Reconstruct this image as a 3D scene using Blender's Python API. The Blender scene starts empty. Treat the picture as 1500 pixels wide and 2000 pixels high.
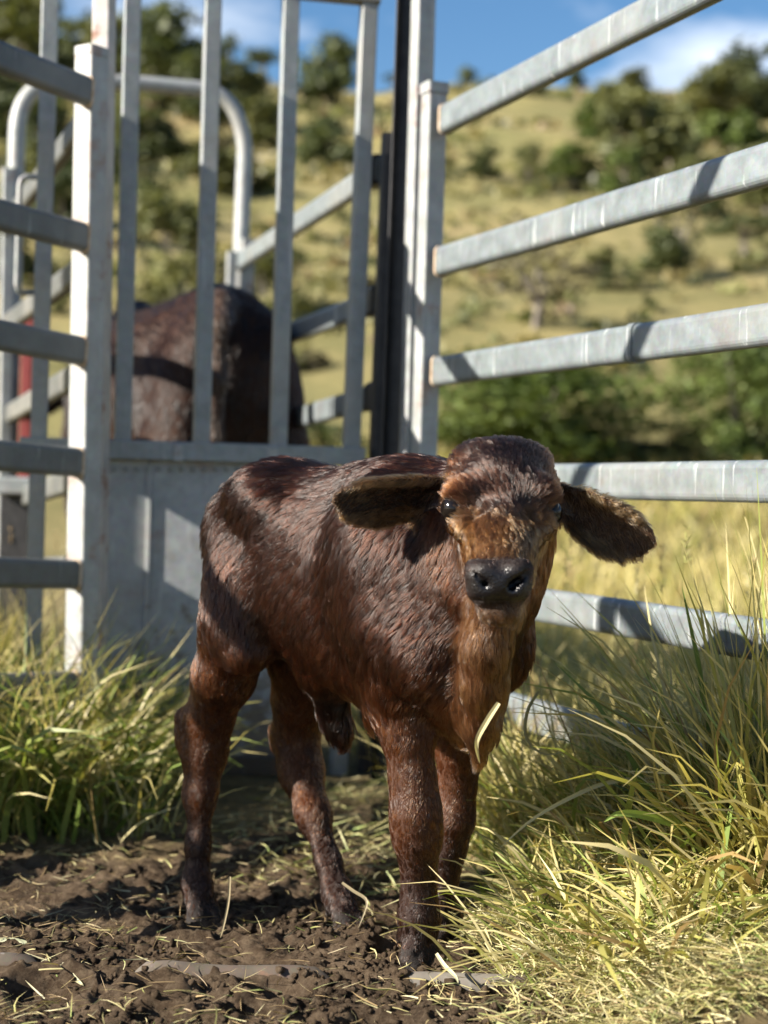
import bpy, bmesh, math, random
import numpy as np
from mathutils import Vector, Matrix
from mathutils.kdtree import KDTree

SC = bpy.context.scene
COL = SC.collection
random.seed(7)
RNG = np.random.default_rng(7)

# ------------------------------------------------------------------ camera
CAM_H = 0.75
FPX = 3000.0                                     # focal length in pixels of a 1500 px wide frame
PITCH, ROLL = math.atan(65 / FPX), math.radians(1.7)
_fwd = Vector((0, math.cos(PITCH), -math.sin(PITCH)))
_upu = Vector((0, math.sin(PITCH), math.cos(PITCH)))
_rt = Vector((1, 0, 0)) * math.cos(ROLL) + _upu * math.sin(ROLL)
_up = Vector((-1, 0, 0)) * math.sin(ROLL) + _upu * math.cos(ROLL)
EYE = Vector((0, 0, CAM_H))
cd = bpy.data.cameras.new('camera')
cam = bpy.data.objects.new('camera', cd); COL.objects.link(cam)
M = Matrix.Identity(4)
for i in range(3):
    M[i][0], M[i][1], M[i][2], M[i][3] = _rt[i], _up[i], -_fwd[i], EYE[i]
cam.matrix_world = M
cd.sensor_fit = 'HORIZONTAL'; cd.sensor_width = 24.0; cd.lens = 48.0
cd.clip_start = 0.05; cd.clip_end = 3000
cd.dof.use_dof = True; cd.dof.focus_distance = 2.34; cd.dof.aperture_fstop = 2.5
SC.camera = cam

def ray(px, py):
    d = _rt * ((px - 750) / FPX) + _up * ((1000 - py) / FPX) + _fwd
    return d / d.y
def P(px, py, Y):
    """world point on the sight line of a photo position, at depth Y"""
    return EYE + ray(px, py) * Y
def A3(v): return np.array(v, dtype=np.float64)

# ------------------------------------------------------------------ sky, sun, exposure
SUN = Vector((-0.8335, -0.3034, 0.4617)).normalized()
w = bpy.data.worlds.new('World'); SC.world = w; w.use_nodes = True
nt = w.node_tree; nt.nodes.clear()
def N(t, k, **kw):
    n = t.nodes.new(k)
    for a, b in kw.items():
        if hasattr(n, a): setattr(n, a, b)
        else: n.inputs[a].default_value = b
    return n
sky = N(nt, 'ShaderNodeTexSky'); sky.sky_type = 'NISHITA'; sky.sun_disc = False
sky.sun_elevation = math.asin(SUN.z); sky.sun_rotation = math.atan2(SUN.x, SUN.y)
sky.air_density = 1.0; sky.dust_density = 0.9; sky.ozone_density = 1.6; sky.altitude = 600
tc = N(nt, 'ShaderNodeTexCoord')
mp = N(nt, 'ShaderNodeMapping'); mp.inputs['Scale'].default_value = (2.4, 2.4, 7.0); mp.inputs['Location'].default_value = (0.35, 0.1, 0.62)
nz = N(nt, 'ShaderNodeTexNoise'); nz.inputs['Scale'].default_value = 1.7; nz.inputs['Detail'].default_value = 5; nz.inputs['Roughness'].default_value = 0.55
cr = N(nt, 'ShaderNodeValToRGB'); cr.color_ramp.elements[0].position = 0.54; cr.color_ramp.elements[1].position = 0.86
mx = N(nt, 'ShaderNodeMix'); mx.data_type = 'RGBA'
hs = N(nt, 'ShaderNodeHueSaturation'); hs.inputs['Saturation'].default_value = 1.25
bg = N(nt, 'ShaderNodeBackground'); bg.inputs['Strength'].default_value = 0.058
ow = N(nt, 'ShaderNodeOutputWorld')
L = nt.links.new
L(tc.outputs['Generated'], mp.inputs['Vector']); L(mp.outputs['Vector'], nz.inputs['Vector'])
sxyz = N(nt, 'ShaderNodeSeparateXYZ'); L(tc.outputs['Generated'], sxyz.inputs[0])
low = N(nt, 'ShaderNodeMapRange'); L(sxyz.outputs['Z'], low.inputs['Value'])          # fair-weather cloud lies low round the horizon
for k_, v_ in (('From Min', 0.20), ('From Max', 0.50), ('To Min', 0.10), ('To Max', -0.12)): low.inputs[k_].default_value = v_
add = N(nt, 'ShaderNodeMath'); add.operation = 'ADD'; L(nz.outputs['Fac'], add.inputs[0]); L(low.outputs['Result'], add.inputs[1])
L(add.outputs[0], cr.inputs['Fac']); L(cr.outputs['Color'], mx.inputs['Factor'])
L(sky.outputs['Color'], hs.inputs['Color']); L(hs.outputs['Color'], mx.inputs['A']); mx.inputs['B'].default_value = (10.5, 10.8, 11.2, 1)
L(mx.outputs['Result'], bg.inputs['Color']); L(bg.outputs['Background'], ow.inputs['Surface'])

sl = bpy.data.lights.new('sun', 'SUN'); sl.energy = 5.0; sl.angle = math.radians(0.53); sl.color = (1.0, 0.93, 0.82)
so = bpy.data.objects.new('sun', sl); COL.objects.link(so)
so.rotation_euler = SUN.to_track_quat('Z', 'Y').to_euler()

SC.view_settings.view_transform = 'Standard'; SC.view_settings.look = 'None'
SC.view_settings.gamma = 1.0; SC.view_settings.use_curve_mapping = False
SC.view_settings.exposure = 1.5
SC.render.engine = 'CYCLES'
SC.cycles.use_denoising = True
SC.cycles.max_bounces = 6; SC.cycles.diffuse_bounces = 2; SC.cycles.glossy_bounces = 3
SC.cycles.transmission_bounces = 4; SC.cycles.transparent_max_bounces = 8
SC.cycles.caustics_reflective = False; SC.cycles.caustics_refractive = False
SC.cycles_curves.shape = 'RIBBONS' if hasattr(SC, 'cycles_curves') else None

# ------------------------------------------------------------------ noise
def _hash(ix, iy, iz, seed):
    h = (ix.astype(np.int64) * 374761393 + iy.astype(np.int64) * 668265263 + iz.astype(np.int64) * 2147483647 + seed * 1274126177) & 0xFFFFFFFF
    h = ((h ^ (h >> 13)) * 1274126177) & 0xFFFFFFFF
    h = h ^ (h >> 16)
    return (h & 0xFFFFFF) / float(0x1000000)
def vnoise(x, y, z, seed=0):
    x, y, z = np.broadcast_arrays(np.asarray(x, float), np.asarray(y, float), np.asarray(z, float))
    fx, fy, fz = np.floor(x), np.floor(y), np.floor(z)
    tx, ty, tz = x - fx, y - fy, z - fz
    tx = tx * tx * (3 - 2 * tx); ty = ty * ty * (3 - 2 * ty); tz = tz * tz * (3 - 2 * tz)
    r = 0
    for a in (0, 1):
        for b in (0, 1):
            for c in (0, 1):
                wgt = (tx if a else 1 - tx) * (ty if b else 1 - ty) * (tz if c else 1 - tz)
                r = r + wgt * _hash(fx + a, fy + b, fz + c, seed)
    return r
def fbm(x, y, z=0.0, seed=0, oct=4, gain=0.5):
    s, a, t = 0, 1.0, 0
    for i in range(oct):
        s = s + a * vnoise(np.asarray(x) * 2 ** i + 17.3 * i, np.asarray(y) * 2 ** i + 5.1 * i, np.asarray(z) * 2 ** i, seed + i)
        t += a; a *= gain
    return s / t
def sstep(a, b, x):
    t = np.clip((np.asarray(x, float) - a) / (b - a), 0, 1)
    return t * t * (3 - 2 * t)

# ------------------------------------------------------------------ object helpers
def tag(o, label=None, cat=None, group=None, kind=None):
    if label: o['label'] = label
    if cat: o['category'] = cat
    if group: o['group'] = group
    if kind: o['kind'] = kind
    return o
def link(name, data, mat=None, parent=None):
    o = bpy.data.objects.new(name, data); COL.objects.link(o)
    if mat is not None and not data.materials: data.materials.append(mat)
    if parent is not None:
        o.parent = parent; o.matrix_parent_inverse = parent.matrix_world.inverted()
    return o
def empty(name, loc=(0, 0, 0)):
    o = bpy.data.objects.new(name, None); COL.objects.link(o)
    o.location = loc; o.matrix_world = Matrix.Translation(Vector(loc)); o.empty_display_size = 0.1
    return o
def mesh_np(name, V, F, smooth=False):
    """V (n,3), F (m,k) uniform polygon size"""
    me = bpy.data.meshes.new(name)
    V = np.ascontiguousarray(V, np.float32); F = np.ascontiguousarray(F, np.int32)
    m, k = F.shape
    me.vertices.add(len(V)); me.vertices.foreach_set('co', V.ravel())
    me.loops.add(m * k); me.loops.foreach_set('vertex_index', F.ravel())
    me.polygons.add(m)
    me.polygons.foreach_set('loop_start', np.arange(0, m * k, k, dtype=np.int32))
    if smooth: me.polygons.foreach_set('use_smooth', np.ones(m, bool))
    me.update(calc_edges=True)
    return me
def vcol(me, name, C):
    a = me.attributes.new(name, 'FLOAT_COLOR', 'POINT')
    C4 = np.ones((len(me.vertices), 4), np.float32); C4[:, :3] = C
    a.data.foreach_set('color', C4.ravel())

# ------------------------------------------------------------------ materials
def new_mat(name):
    m = bpy.data.materials.new(name); m.use_nodes = True
    t = m.node_tree; t.nodes.clear()
    return m, t, t.links.new
def out(t, sh, disp=None):
    o = N(t, 'ShaderNodeOutputMaterial'); t.links.new(sh, o.inputs['Surface'])
def ramp(t, fac, stops):
    r = N(t, 'ShaderNodeValToRGB'); e = r.color_ramp.elements
    while len(e) < len(stops): e.new(0.5)
    for i, (p, c) in enumerate(stops):
        e[i].position = p; e[i].color = (c[0], c[1], c[2], 1) if not isinstance(c, (int, float)) else (c, c, c, 1)
    t.links.new(fac, r.inputs['Fac'])
    return r.outputs['Color']
def noise(t, vec, scale, detail=4, rough=0.5, dist=0.0):
    n = N(t, 'ShaderNodeTexNoise'); n.inputs['Scale'].default_value = scale; n.inputs['Detail'].default_value = detail
    n.inputs['Roughness'].default_value = rough; n.inputs['Distortion'].default_value = dist
    if vec is not None: t.links.new(vec, n.inputs['Vector'])
    return n.outputs['Fac']
def mixc(t, fac, a, b, mode='MIX'):
    n = N(t, 'ShaderNodeMix'); n.data_type = 'RGBA'; n.blend_type = mode
    for v, k in ((fac, 'Factor'), (a, 'A'), (b, 'B')):
        if isinstance(v, (int, float)): n.inputs[k].default_value = v
        elif isinstance(v, tuple): n.inputs[k].default_value = (*v, 1)
        else: t.links.new(v, n.inputs[k])
    return n.outputs['Result']
def coords(t, kind='Object', scale=None):
    c = N(t, 'ShaderNodeTexCoord').outputs[kind]
    if scale:
        m = N(t, 'ShaderNodeMapping'); m.inputs['Scale'].default_value = scale
        t.links.new(c, m.inputs['Vector']); return m.outputs['Vector']
    return c
def world_pos(t, scale=None):
    c = N(t, 'ShaderNodeNewGeometry').outputs['Position']
    if scale:
        m = N(t, 'ShaderNodeMapping'); m.inputs['Scale'].default_value = scale
        t.links.new(c, m.inputs['Vector']); return m.outputs['Vector']
    return c
def bump(t, h, strength, dist):
    b = N(t, 'ShaderNodeBump'); b.inputs['Strength'].default_value = strength; b.inputs['Distance'].default_value = dist
    t.links.new(h, b.inputs['Height']); return b.outputs['Normal']

def mat_galv(name, tint=(0.44, 0.465, 0.48), metallic=0.35, rough=0.46, streak=0.5, rust=0.0, mud=0.0):
    m, t, l = new_mat(name)
    p = world_pos(t)
    sp = N(t, 'ShaderNodeTexVoronoi'); sp.inputs['Scale'].default_value = 130; l(p, sp.inputs['Vector'])
    n1 = noise(t, p, 22, 5, 0.6)
    n2 = noise(t, world_pos(t, (60, 60, 4)), 1.0, 4, 0.6)
    n3 = noise(t, p, 3.5, 3, 0.5)
    c = mixc(t, ramp(t, n1, [(0.3, 0.0), (0.7, 1.0)]), tuple(0.78 * x for x in tint), tuple(min(1, 1.18 * x) for x in tint))
    c = mixc(t, 0.22, c, mixc(t, 0.75, sp.outputs['Color'], (0.5, 0.5, 0.5), 'MIX'), 'OVERLAY')
    scr = ramp(t, n2, [(0.62, 0.0), (0.70, 1.0)])
    f = N(t, 'ShaderNodeMath'); f.operation = 'MULTIPLY'; l(scr, f.inputs[0]); f.inputs[1].default_value = streak
    c = mixc(t, f.outputs[0], c, (0.68, 0.70, 0.70))
    d = N(t, 'ShaderNodeMath'); d.operation = 'MULTIPLY'
    l(ramp(t, n3, [(0.5, 0.0), (0.72, 1.0)]), d.inputs[0]); d.inputs[1].default_value = 0.45
    c = mixc(t, d.outputs[0], c, (0.33, 0.31, 0.27))
    if rust:
        r = N(t, 'ShaderNodeMath'); r.operation = 'MULTIPLY'
        l(ramp(t, noise(t, p, 9, 5, 0.65), [(0.58, 0.0), (0.68, 1.0)]), r.inputs[0]); r.inputs[1].default_value = rust
        c = mixc(t, r.outputs[0], c, (0.23, 0.10, 0.050))
    if mud:      # soil splashed up from the yard floor
        sz = N(t, 'ShaderNodeSeparateXYZ'); l(p, sz.inputs[0])
        hr = N(t, 'ShaderNodeMapRange'); l(sz.outputs['Z'], hr.inputs['Value'])
        for k_, v_ in (('From Min', 0.0), ('From Max', 0.62), ('To Min', 0.20), ('To Max', -0.14)): hr.inputs[k_].default_value = v_
        ad = N(t, 'ShaderNodeMath'); ad.operation = 'ADD'; l(noise(t, p, 26, 6, 0.7), ad.inputs[0]); l(hr.outputs['Result'], ad.inputs[1])
        mm = N(t, 'ShaderNodeMath'); mm.operation = 'MULTIPLY'; l(ramp(t, ad.outputs[0], [(0.55, 0.0), (0.66, 1.0)]), mm.inputs[0]); mm.inputs[1].default_value = mud
        c = mixc(t, mm.outputs[0], c, (0.15, 0.11, 0.075))
    b = N(t, 'ShaderNodeBsdfPrincipled'); l(c, b.inputs['Base Color'])
    b.inputs['Metallic'].default_value = metallic
    rr = N(t, 'ShaderNodeMapRange'); rr.inputs['To Min'].default_value = rough - 0.1; rr.inputs['To Max'].default_value = rough + 0.16
    l(n1, rr.inputs['Value']); l(rr.outputs['Result'], b.inputs['Roughness'])
    l(bump(t, noise(t, p, 160, 3, 0.6), 0.25, 0.0015), b.inputs['Normal'])
    out(t, b.outputs['BSDF']); return m

def mat_plain(name, c1, c2, scale=18, rough=0.6, metallic=0.0, bumpd=0.0, spec=0.5):
    m, t, l = new_mat(name)
    p = world_pos(t)
    n = noise(t, p, scale, 5, 0.6)
    b = N(t, 'ShaderNodeBsdfPrincipled'); l(mixc(t, ramp(t, n, [(0.3, 0.0), (0.7, 1.0)]), c1, c2), b.inputs['Base Color'])
    b.inputs['Roughness'].default_value = rough; b.inputs['Metallic'].default_value = metallic
    b.inputs['Specular IOR Level'].default_value = spec
    if bumpd: l(bump(t, noise(t, p, scale * 6, 4, 0.6), 0.6, bumpd), b.inputs['Normal'])
    out(t, b.outputs['BSDF']); return m

def mat_blade(name, rough=0.5, trans=0.35):
    m, t, l = new_mat(name)
    a = N(t, 'ShaderNodeAttribute'); a.attribute_name = 'col'
    b = N(t, 'ShaderNodeBsdfPrincipled'); l(a.outputs['Color'], b.inputs['Base Color'])
    b.inputs['Roughness'].default_value = rough; b.inputs['Specular IOR Level'].default_value = 0.45
    tr = N(t, 'ShaderNodeBsdfTranslucent'); l(mixc(t, 1.0, a.outputs['Color'], (1.0, 1.0, 0.55), 'MULTIPLY'), tr.inputs['Color'])
    ms = N(t, 'ShaderNodeMixShader'); ms.inputs['Fac'].default_value = trans
    l(b.outputs['BSDF'], ms.inputs[1]); l(tr.outputs['BSDF'], ms.inputs[2])
    out(t, ms.outputs['Shader']); return m

GALV = mat_galv('galvanised_steel', (0.185, 0.210, 0.218), 0.3, 0.43, 0.6, 0.14, 0.7)
GALV_OLD = mat_galv('weathered_galvanised_steel', (0.32, 0.33, 0.325), 0.15, 0.5, 0.3, 0.5, 0.7)
GALV_BAR = mat_galv('galvanised_bar_steel', (0.24, 0.26, 0.265), 0.25, 0.48, 0.25, 0.1)
SHEET = mat_galv('galvanised_sheet_steel', (0.32, 0.335, 0.345), 0.2, 0.5, 0.3, 0.3, 0.8)
GALV_SHADE = mat_galv('shade_toned_rail_steel', (0.11, 0.115, 0.111), 0.2, 0.5, 0.15, 0.08)  # darker copy of the rail steel, with shade put into its colour
DARK = mat_plain('near_black_steel', (0.018, 0.018, 0.02), (0.045, 0.043, 0.045), 30, 0.5, 0.3)  # even near-black base, slightly mottled
WELD = mat_plain('rusty_weld', (0.42, 0.27, 0.15), (0.62, 0.52, 0.40), 60, 0.8, 0.0, 0.002)
RED = mat_plain('dark_red_paint', (0.16, 0.02, 0.02), (0.22, 0.035, 0.03), 20, 0.5)
RUSTPOST = mat_galv('rust_streaked_steel', (0.40, 0.38, 0.36), 0.2, 0.55, 0.2, 0.9)
PIPE = mat_galv('mud_stained_pipe_steel', (0.088, 0.068, 0.050), 0.0, 0.9, 0.12, 0.7)
BLADE = mat_blade('grass_blade')
STRAW = mat_blade('dry_straw', 0.55, 0.15)

# ------------------------------------------------------------------ ground
def yard(x, y):
    """1 inside the muddy yard, 0 in the grass around it"""
    n = 0.10 * (fbm(x * 3.2, y * 3.2, 0, 5, 3) - 0.5) * 2
    left = sstep(-1.15, -0.95, x + n + 0.60 * np.clip(y - 3.0, 0, 1.2) * 0.35)
    right = 1 - sstep(0.30, 0.50, x + n + 0.35 * np.clip(y - 2.3, 0, 3) - 0.05)
    back = 1 - sstep(3.05, 3.45, y + n * 1.4 - 0.45 * sstep(-0.35, -0.1, x))
    return left * right * back
def hill(x, y):
    r = np.sqrt(x * x + y * y)
    u = np.clip((y - 13.0) / 112.0, 0, 1.0)
    top = 32.2 + 3.0 * sstep(-3, -34, x) + 2.2 * (fbm(x / 16.0, 3.3, 0, 21, 3) - 0.5) * 2
    z = top * u ** 1.12
    z = z + u * 5.0 * (fbm(x / 24.0, y / 24.0, 0, 31, 4) - 0.5) * sstep(20, 60, y) * (1 - sstep(105, 124, y))
    z = z - np.clip(y - 125, 0, None) * 0.30
    side = np.clip(np.abs(x) - 150, 0, None) * 0.05
    return np.maximum(z - side, -3) + 0.0
def ground_z(x, y, fine=True):
    x = np.asarray(x, float); y = np.asarray(y, float)
    z = -0.045 * sstep(2.38, 2.72, y) - 0.02 * sstep(3.0, 4.0, y)
    z = z + 0.075 * sstep(0.22, 0.50, x + 0.12 * (y - 2.2)) * (1 - sstep(2.75, 3.3, y)) * sstep(1.2, 1.9, y)
    yd = yard(x, y)
    z = z + (1 - yd) * 0.02
    z = z + hill(x, y)
    if fine:
        k = np.exp(-((x * 0.6) ** 2 + ((y - 2.8) * 0.6) ** 2))
        lump = fbm(x * 7.0, y * 7.0, 0.3, 41, 3) - 0.5
        clod = np.abs(fbm(x * 23.0, y * 23.0, 1.7, 51, 3, 0.55) - 0.5) * 2
        fine_n = np.abs(fbm(x * 60.0, y * 60.0, 2.2, 61, 2, 0.8) - 0.5) * 2 - 0.3
        hx_, hy_ = np.round(x / 0.16), np.round(y / 0.16)
        jx, jy = (_hash(hx_, hy_, hx_ * 0, 3) - .5) * .09, (_hash(hx_, hy_, hx_ * 0, 4) - .5) * .09
        pd = np.hypot(x - hx_ * 0.16 - jx, (y - hy_ * 0.16 - jy) * 1.15) / (0.030 + 0.028 * _hash(hx_, hy_, hx_ * 0, 5))
        z = z + yd * (y < 4) * (y > 1.5) * (_hash(hx_, hy_, hx_ * 0, 6) > 0.45) * (-0.026 * np.exp(-pd ** 4) + 0.010 * np.exp(-((pd - 1.35) / 0.3) ** 2))     # hoof prints
        z = z + k * (0.062 * lump + (0.028 * clod + 0.015 * fine_n) * (0.35 + 0.65 * yd))
        z = z + 0.5 * (fbm(x / 3.0, y / 3.0, 0, 71, 3) - 0.5) * sstep(10, 20, y)
    return z
def gz(x, y): return float(ground_z(np.array([x]), np.array([y]))[0])

def axis(segs):
    a = []
    for s, e, st in segs: a.append(np.arange(s, e - 1e-9, st))
    return np.concatenate(a)
def geo(s, e, st, g):
    v = [s]; 
    while v[-1] < e: v.append(v[-1] + st); st *= g
    return np.array(v[1:])
gx = np.arange(-0.95, 0.85, 0.0055)
gx = np.concatenate([-geo(0.95, 420, 0.012, 1.085)[::-1], gx, geo(0.85, 420, 0.012, 1.085)])
gy = np.arange(2.02, 3.15, 0.0052)
gyf = np.concatenate([geo(3.15, 28, 0.010, 1.05), ])
gyf = np.concatenate([gyf, np.arange(gyf[-1] + 1.2, 140, 1.2), geo(140, 900, 3, 1.2)])
gy = np.concatenate([-geo(-2.02, 60, 0.012, 1.12)[::-1], gy, gyf])
X, Y = np.meshgrid(gx, gy, indexing='xy')
Z = ground_z(X, Y)
nx_, ny_ = len(gx), len(gy)
I = np.arange(nx_ * ny_).reshape(ny_, nx_)
F = np.stack([I[:-1, :-1], I[:-1, 1:], I[1:, 1:], I[1:, :-1]], -1).reshape(-1, 4)
gm = mesh_np('ground', np.stack([X, Y, Z], -1).reshape(-1, 3), F, True)
# soil / grass / hillside weights are what the ground is made of
a = gm.attributes.new('yard', 'FLOAT', 'POINT'); a.data.foreach_set('value', yard(X, Y).astype(np.float32).ravel())

def mat_ground():
    m, t, l = new_mat('ground')
    p = world_pos(t)
    # mud
    n1 = noise(t, p, 9, 6, 0.65); n2 = noise(t, p, 70, 5, 0.7)
    mud = ramp(t, n1, [(0.30, (0.035, 0.022, 0.013)), (0.52, (0.10, 0.066, 0.040)), (0.72, (0.23, 0.165, 0.108))])
    mud = mixc(t, ramp(t, n2, [(0.45, 0.0), (0.72, 0.75)]), mud, (0.25, 0.185, 0.12))
    # thatch and soil round the yard
    th = ramp(t, noise(t, p, 14, 6, 0.7), [(0.3, (0.12, 0.095, 0.045)), (0.5, (0.25, 0.195, 0.095)), (0.7, (0.38, 0.30, 0.15))])
    # hillside
    h1 = noise(t, p, 0.10, 5, 0.6); h2 = noise(t, p, 0.55, 6, 0.72); h3 = noise(t, p, 3.0, 4, 0.7)
    hc = ramp(t, h1, [(0.30, (0.15, 0.150, 0.058)), (0.46, (0.24, 0.208, 0.086)), (0.62, (0.31, 0.25, 0.115)), (0.76, (0.30, 0.215, 0.125))])
    hc = mixc(t, ramp(t, h2, [(0.38, 0.6), (0.56, 0.0)]), hc, (0.10, 0.10, 0.036))
    hc = mixc(t, ramp(t, h3, [(0.52, 0.0), (0.75, 0.6)]), hc, (0.38, 0.31, 0.13))
    at = N(t, 'ShaderNodeAttribute'); at.attribute_name = 'yard'
    sx = N(t, 'ShaderNodeSeparateXYZ'); l(p, sx.inputs[0])
    mr = N(t, 'ShaderNodeMapRange'); mr.inputs['From Min'].default_value = 7; mr.inputs['From Max'].default_value = 16; l(sx.outputs['Y'], mr.inputs['Value'])
    c = mixc(t, mr.outputs['Result'], th, hc)
    c = mixc(t, at.outputs['Fac'], c, mud)
    b = N(t, 'ShaderNodeBsdfPrincipled'); l(c, b.inputs['Base Color']); b.inputs['Roughness'].default_value = 0.95
    b.inputs['Specular IOR Level'].default_value = 0.15
    l(bump(t, noise(t, p, 95, 8, 0.85), 1.0, 0.022), b.inputs['Normal'])
    out(t, b.outputs['BSDF']); return m
GROUND = mat_ground()
ground = link('ground', gm, GROUND); tag(ground, 'muddy yard floor running into dry grass and a hillside', 'ground', kind='structure')

# ------------------------------------------------------------------ bars and tubes
def profile_rect(w, h, r, seg):
    pts = []
    for cx, cy, a0 in ((w / 2 - r, h / 2 - r, 0), (-w / 2 + r, h / 2 - r, 90), (-w / 2 + r, -h / 2 + r, 180), (w / 2 - r, -h / 2 + r, 270)):
        for k in range(seg + 1):
            a = math.radians(a0 + 90 * k / seg); pts.append((cx + r * math.cos(a), cy + r * math.sin(a)))
    return pts
def bar_mesh(name, p0, p1, w, h, r=None, seg=3, up=(0, 0, 1), rings=None, wob=0.0):
    """a tube of rounded-rectangle section from p0 to p1; h runs along 'up', w across it"""
    p0, p1 = Vector(p0), Vector(p1)
    d = (p1 - p0).normalized(); u = Vector(up)
    s = d.cross(u).normalized(); u2 = s.cross(d).normalized()
    r = min(w, h) * 0.18 if r is None else r
    pr = profile_rect(w, h, r, seg); n = len(pr)
    ts = rings or [0, 1]
    V, Fs = [], []
    for t in ts:
        c = p0.lerp(p1, t)
        if wob: c = c + s * random.uniform(-wob, wob) + u2 * random.uniform(-wob, wob)
        for (a, b) in pr: V.append(c + s * a + u2 * b)
    for k in range(len(ts) - 1):
        for i in range(n):
            j = (i + 1) % n; Fs.append((k * n + i, k * n + j, k * n + n + j, k * n + n + i))
    Fs.append(tuple(range(n))[::-1]); Fs.append(tuple(range((len(ts) - 1) * n, len(ts) * n)))
    me = bpy.data.meshes.new(name); me.from_pydata([tuple(v) for v in V], [], Fs); me.update()
    return me
def tube_mesh(name, pts, rad, sides=20, cap=True):
    pts = [Vector(p) for p in pts]; V, Fs = [], []
    rads = rad if isinstance(rad, (list, tuple)) else [rad] * len(pts)
    tprev = None; nrm = None
    for i, p in enumerate(pts):
        tg = (pts[min(i + 1, len(pts) - 1)] - pts[max(i - 1, 0)]).normalized()
        if nrm is None:
            nrm = tg.orthogonal().normalized()
        else:
            nrm = (nrm - tg * nrm.dot(tg)).normalized()
        b = tg.cross(nrm)
        for k in range(sides):
            a = 2 * math.pi * k / sides; V.append(p + (nrm * math.cos(a) + b * math.sin(a)) * rads[i])
    for i in range(len(pts) - 1):
        for k in range(sides):
            j = (k + 1) % sides; Fs.append((i * sides + k, i * sides + j, (i + 1) * sides + j, (i + 1) * sides + k))
    n = len(Fs)
    if cap:
        Fs.append(tuple(range(sides))[::-1]); Fs.append(tuple(range((len(pts) - 1) * sides, len(pts) * sides)))
    me = bpy.data.meshes.new(name); me.from_pydata([tuple(v) for v in V], [], Fs); me.update()
    for i in range(n): me.polygons[i].use_smooth = True
    return me
def bar(name, p0, p1, w, h, mat, parent=None, **kw):
    return link(name, bar_mesh(name, p0, p1, w, h, **kw), mat, parent)
def tube(name, pts, rad, mat, parent=None, **kw):
    return link(name, tube_mesh(name, pts, rad, **kw), mat, parent)

def to_ground(p_top, p_low):
    """continue the line p_top -> p_low down into the soil"""
    d = (p_low - p_top); t = (p_low.z - (gz(p_low.x, p_low.y) - 0.12)) / (-d.z)
    return p_low + d * t

# ---- right hand panel
NEAR = Vector((0.3875, -0.922, 0)).normalized()
def fence_point(px, py, base, dirn):
    """point above the fence line base + t*dirn that lies on the sight line"""
    k = ray(px, py)
    t = (k.x * base.y - base.x) / (dirn.x - k.x * dirn.y)
    yy = base.y + t * dirn.y
    return EYE + k * yy, t
rp = empty('yard_panel', (0.1135, 3.87, 0))
tag(rp, 'grey galvanised steel rail panel running past the right of the calf', 'fence panel')
RB = Vector((0.1135, 3.87, 0))
pt_, pl_ = P(848, 186, 3.89), P(828, 900, 3.89)
post_t, post_b = pt_, to_ground(pt_, pl_)
bar('post', post_b, post_t, 0.052, 0.052, GALV_OLD, rp, up=NEAR, r=0.006)
bar('post_cap', post_t + Vector((0, 0, 0.001)), post_t + Vector((0, 0, 0.028)), 0.060, 0.060, GALV_OLD, rp, up=NEAR, r=0.008)
R_RAILS = [((833, 252), (1256, 36)), ((828, 521), (1500, 321)), ((815, 731), (1500, 634)), ((815, 938), (1500, 941)), ((815, 1143), (1400, 1236)), ((815, 1330), (1380, 1497))]
for i, (q0, q1) in enumerate(R_RAILS):
    a_, ta = fence_point(q0[0], q0[1], RB, NEAR); b_, tb = fence_point(q1[0], q1[1], RB, NEAR)
    dd = (b_ - a_) / (tb - ta)
    s_ = a_ + dd * (0.028 - ta); e_ = a_ + dd * (2.15 - ta)
    if i == 5: e_ = a_ + dd * (1.75 - ta)
    bar('rail', s_, e_, 0.036, 0.073, GALV, rp, r=0.014, seg=4, rings=[0, .2, .4, .6, .8, 1], wob=0.0008)
    bar('weld_bead', s_ - dd * 0.001, s_ + dd * 0.007, 0.040, 0.077, WELD, rp, r=0.014, seg=3)
    if i == 2:   # the sleeve joint in the third rail
        m_, tm = fence_point(1243, 672, RB, NEAR); c_ = a_ + dd * (tm - ta)
        bar('rail_sleeve', c_ - dd * 0.012, c_ + dd * 0.012, 0.041, 0.079, GALV, rp, r=0.016, seg=4)
e_post = RB + NEAR * 2.18
bar('post', (e_post.x, e_post.y, gz(e_post.x, e_post.y) - 0.1), (e_post.x, e_post.y, 1.80), 0.052, 0.052, GALV_OLD, rp, up=NEAR, r=0.006)

# ---- left hand panel
LDIR = Vector((-0.557, -0.83, 0)).normalized()
LB = Vector((-0.715, 3.70, 0))
lp = empty('yard_panel', (LB.x, LB.y, 0))
tag(lp, 'rail panel with a white faced end post, left of the mother cow', 'fence panel')
t_, b_ = P(179, 112, 3.71), P(160, 1235, 3.71)
bar('post', to_ground(t_, b_), t_, 0.060, 0.058, GALV_OLD, lp, up=LDIR, r=0.006)
bar('post_cap', t_ + Vector((0, 0, 0.001)), t_ + Vector((0, 0, 0.022)), 0.064, 0.062, GALV_OLD, lp, up=LDIR, r=0.01)
L_RAILS = [((0, 112), (180, 183)), ((0, 420), (178, 468)), ((0, 655), (180, 690)), ((0, 890), (170, 905)), ((0, 1118), (167, 1123)), ((0, 1345), (165, 1338))]
for (q0, q1) in L_RAILS:
    a_, ta = fence_point(q1[0], q1[1], LB, LDIR); b_, tb = fence_point(q0[0], q0[1], LB, LDIR)
    dd = (b_ - a_) / (tb - ta)
    s_ = a_ + dd * (0.032 - ta); e_ = a_ + dd * (2.10 - ta)
    bar('rail', s_, e_, 0.036, 0.070, GALV_SHADE, lp, r=0.014, seg=4)
    bar('weld_bead', s_ - dd * 0.001, s_ + dd * 0.007, 0.040, 0.074, WELD, lp, r=0.014, seg=3)
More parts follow.
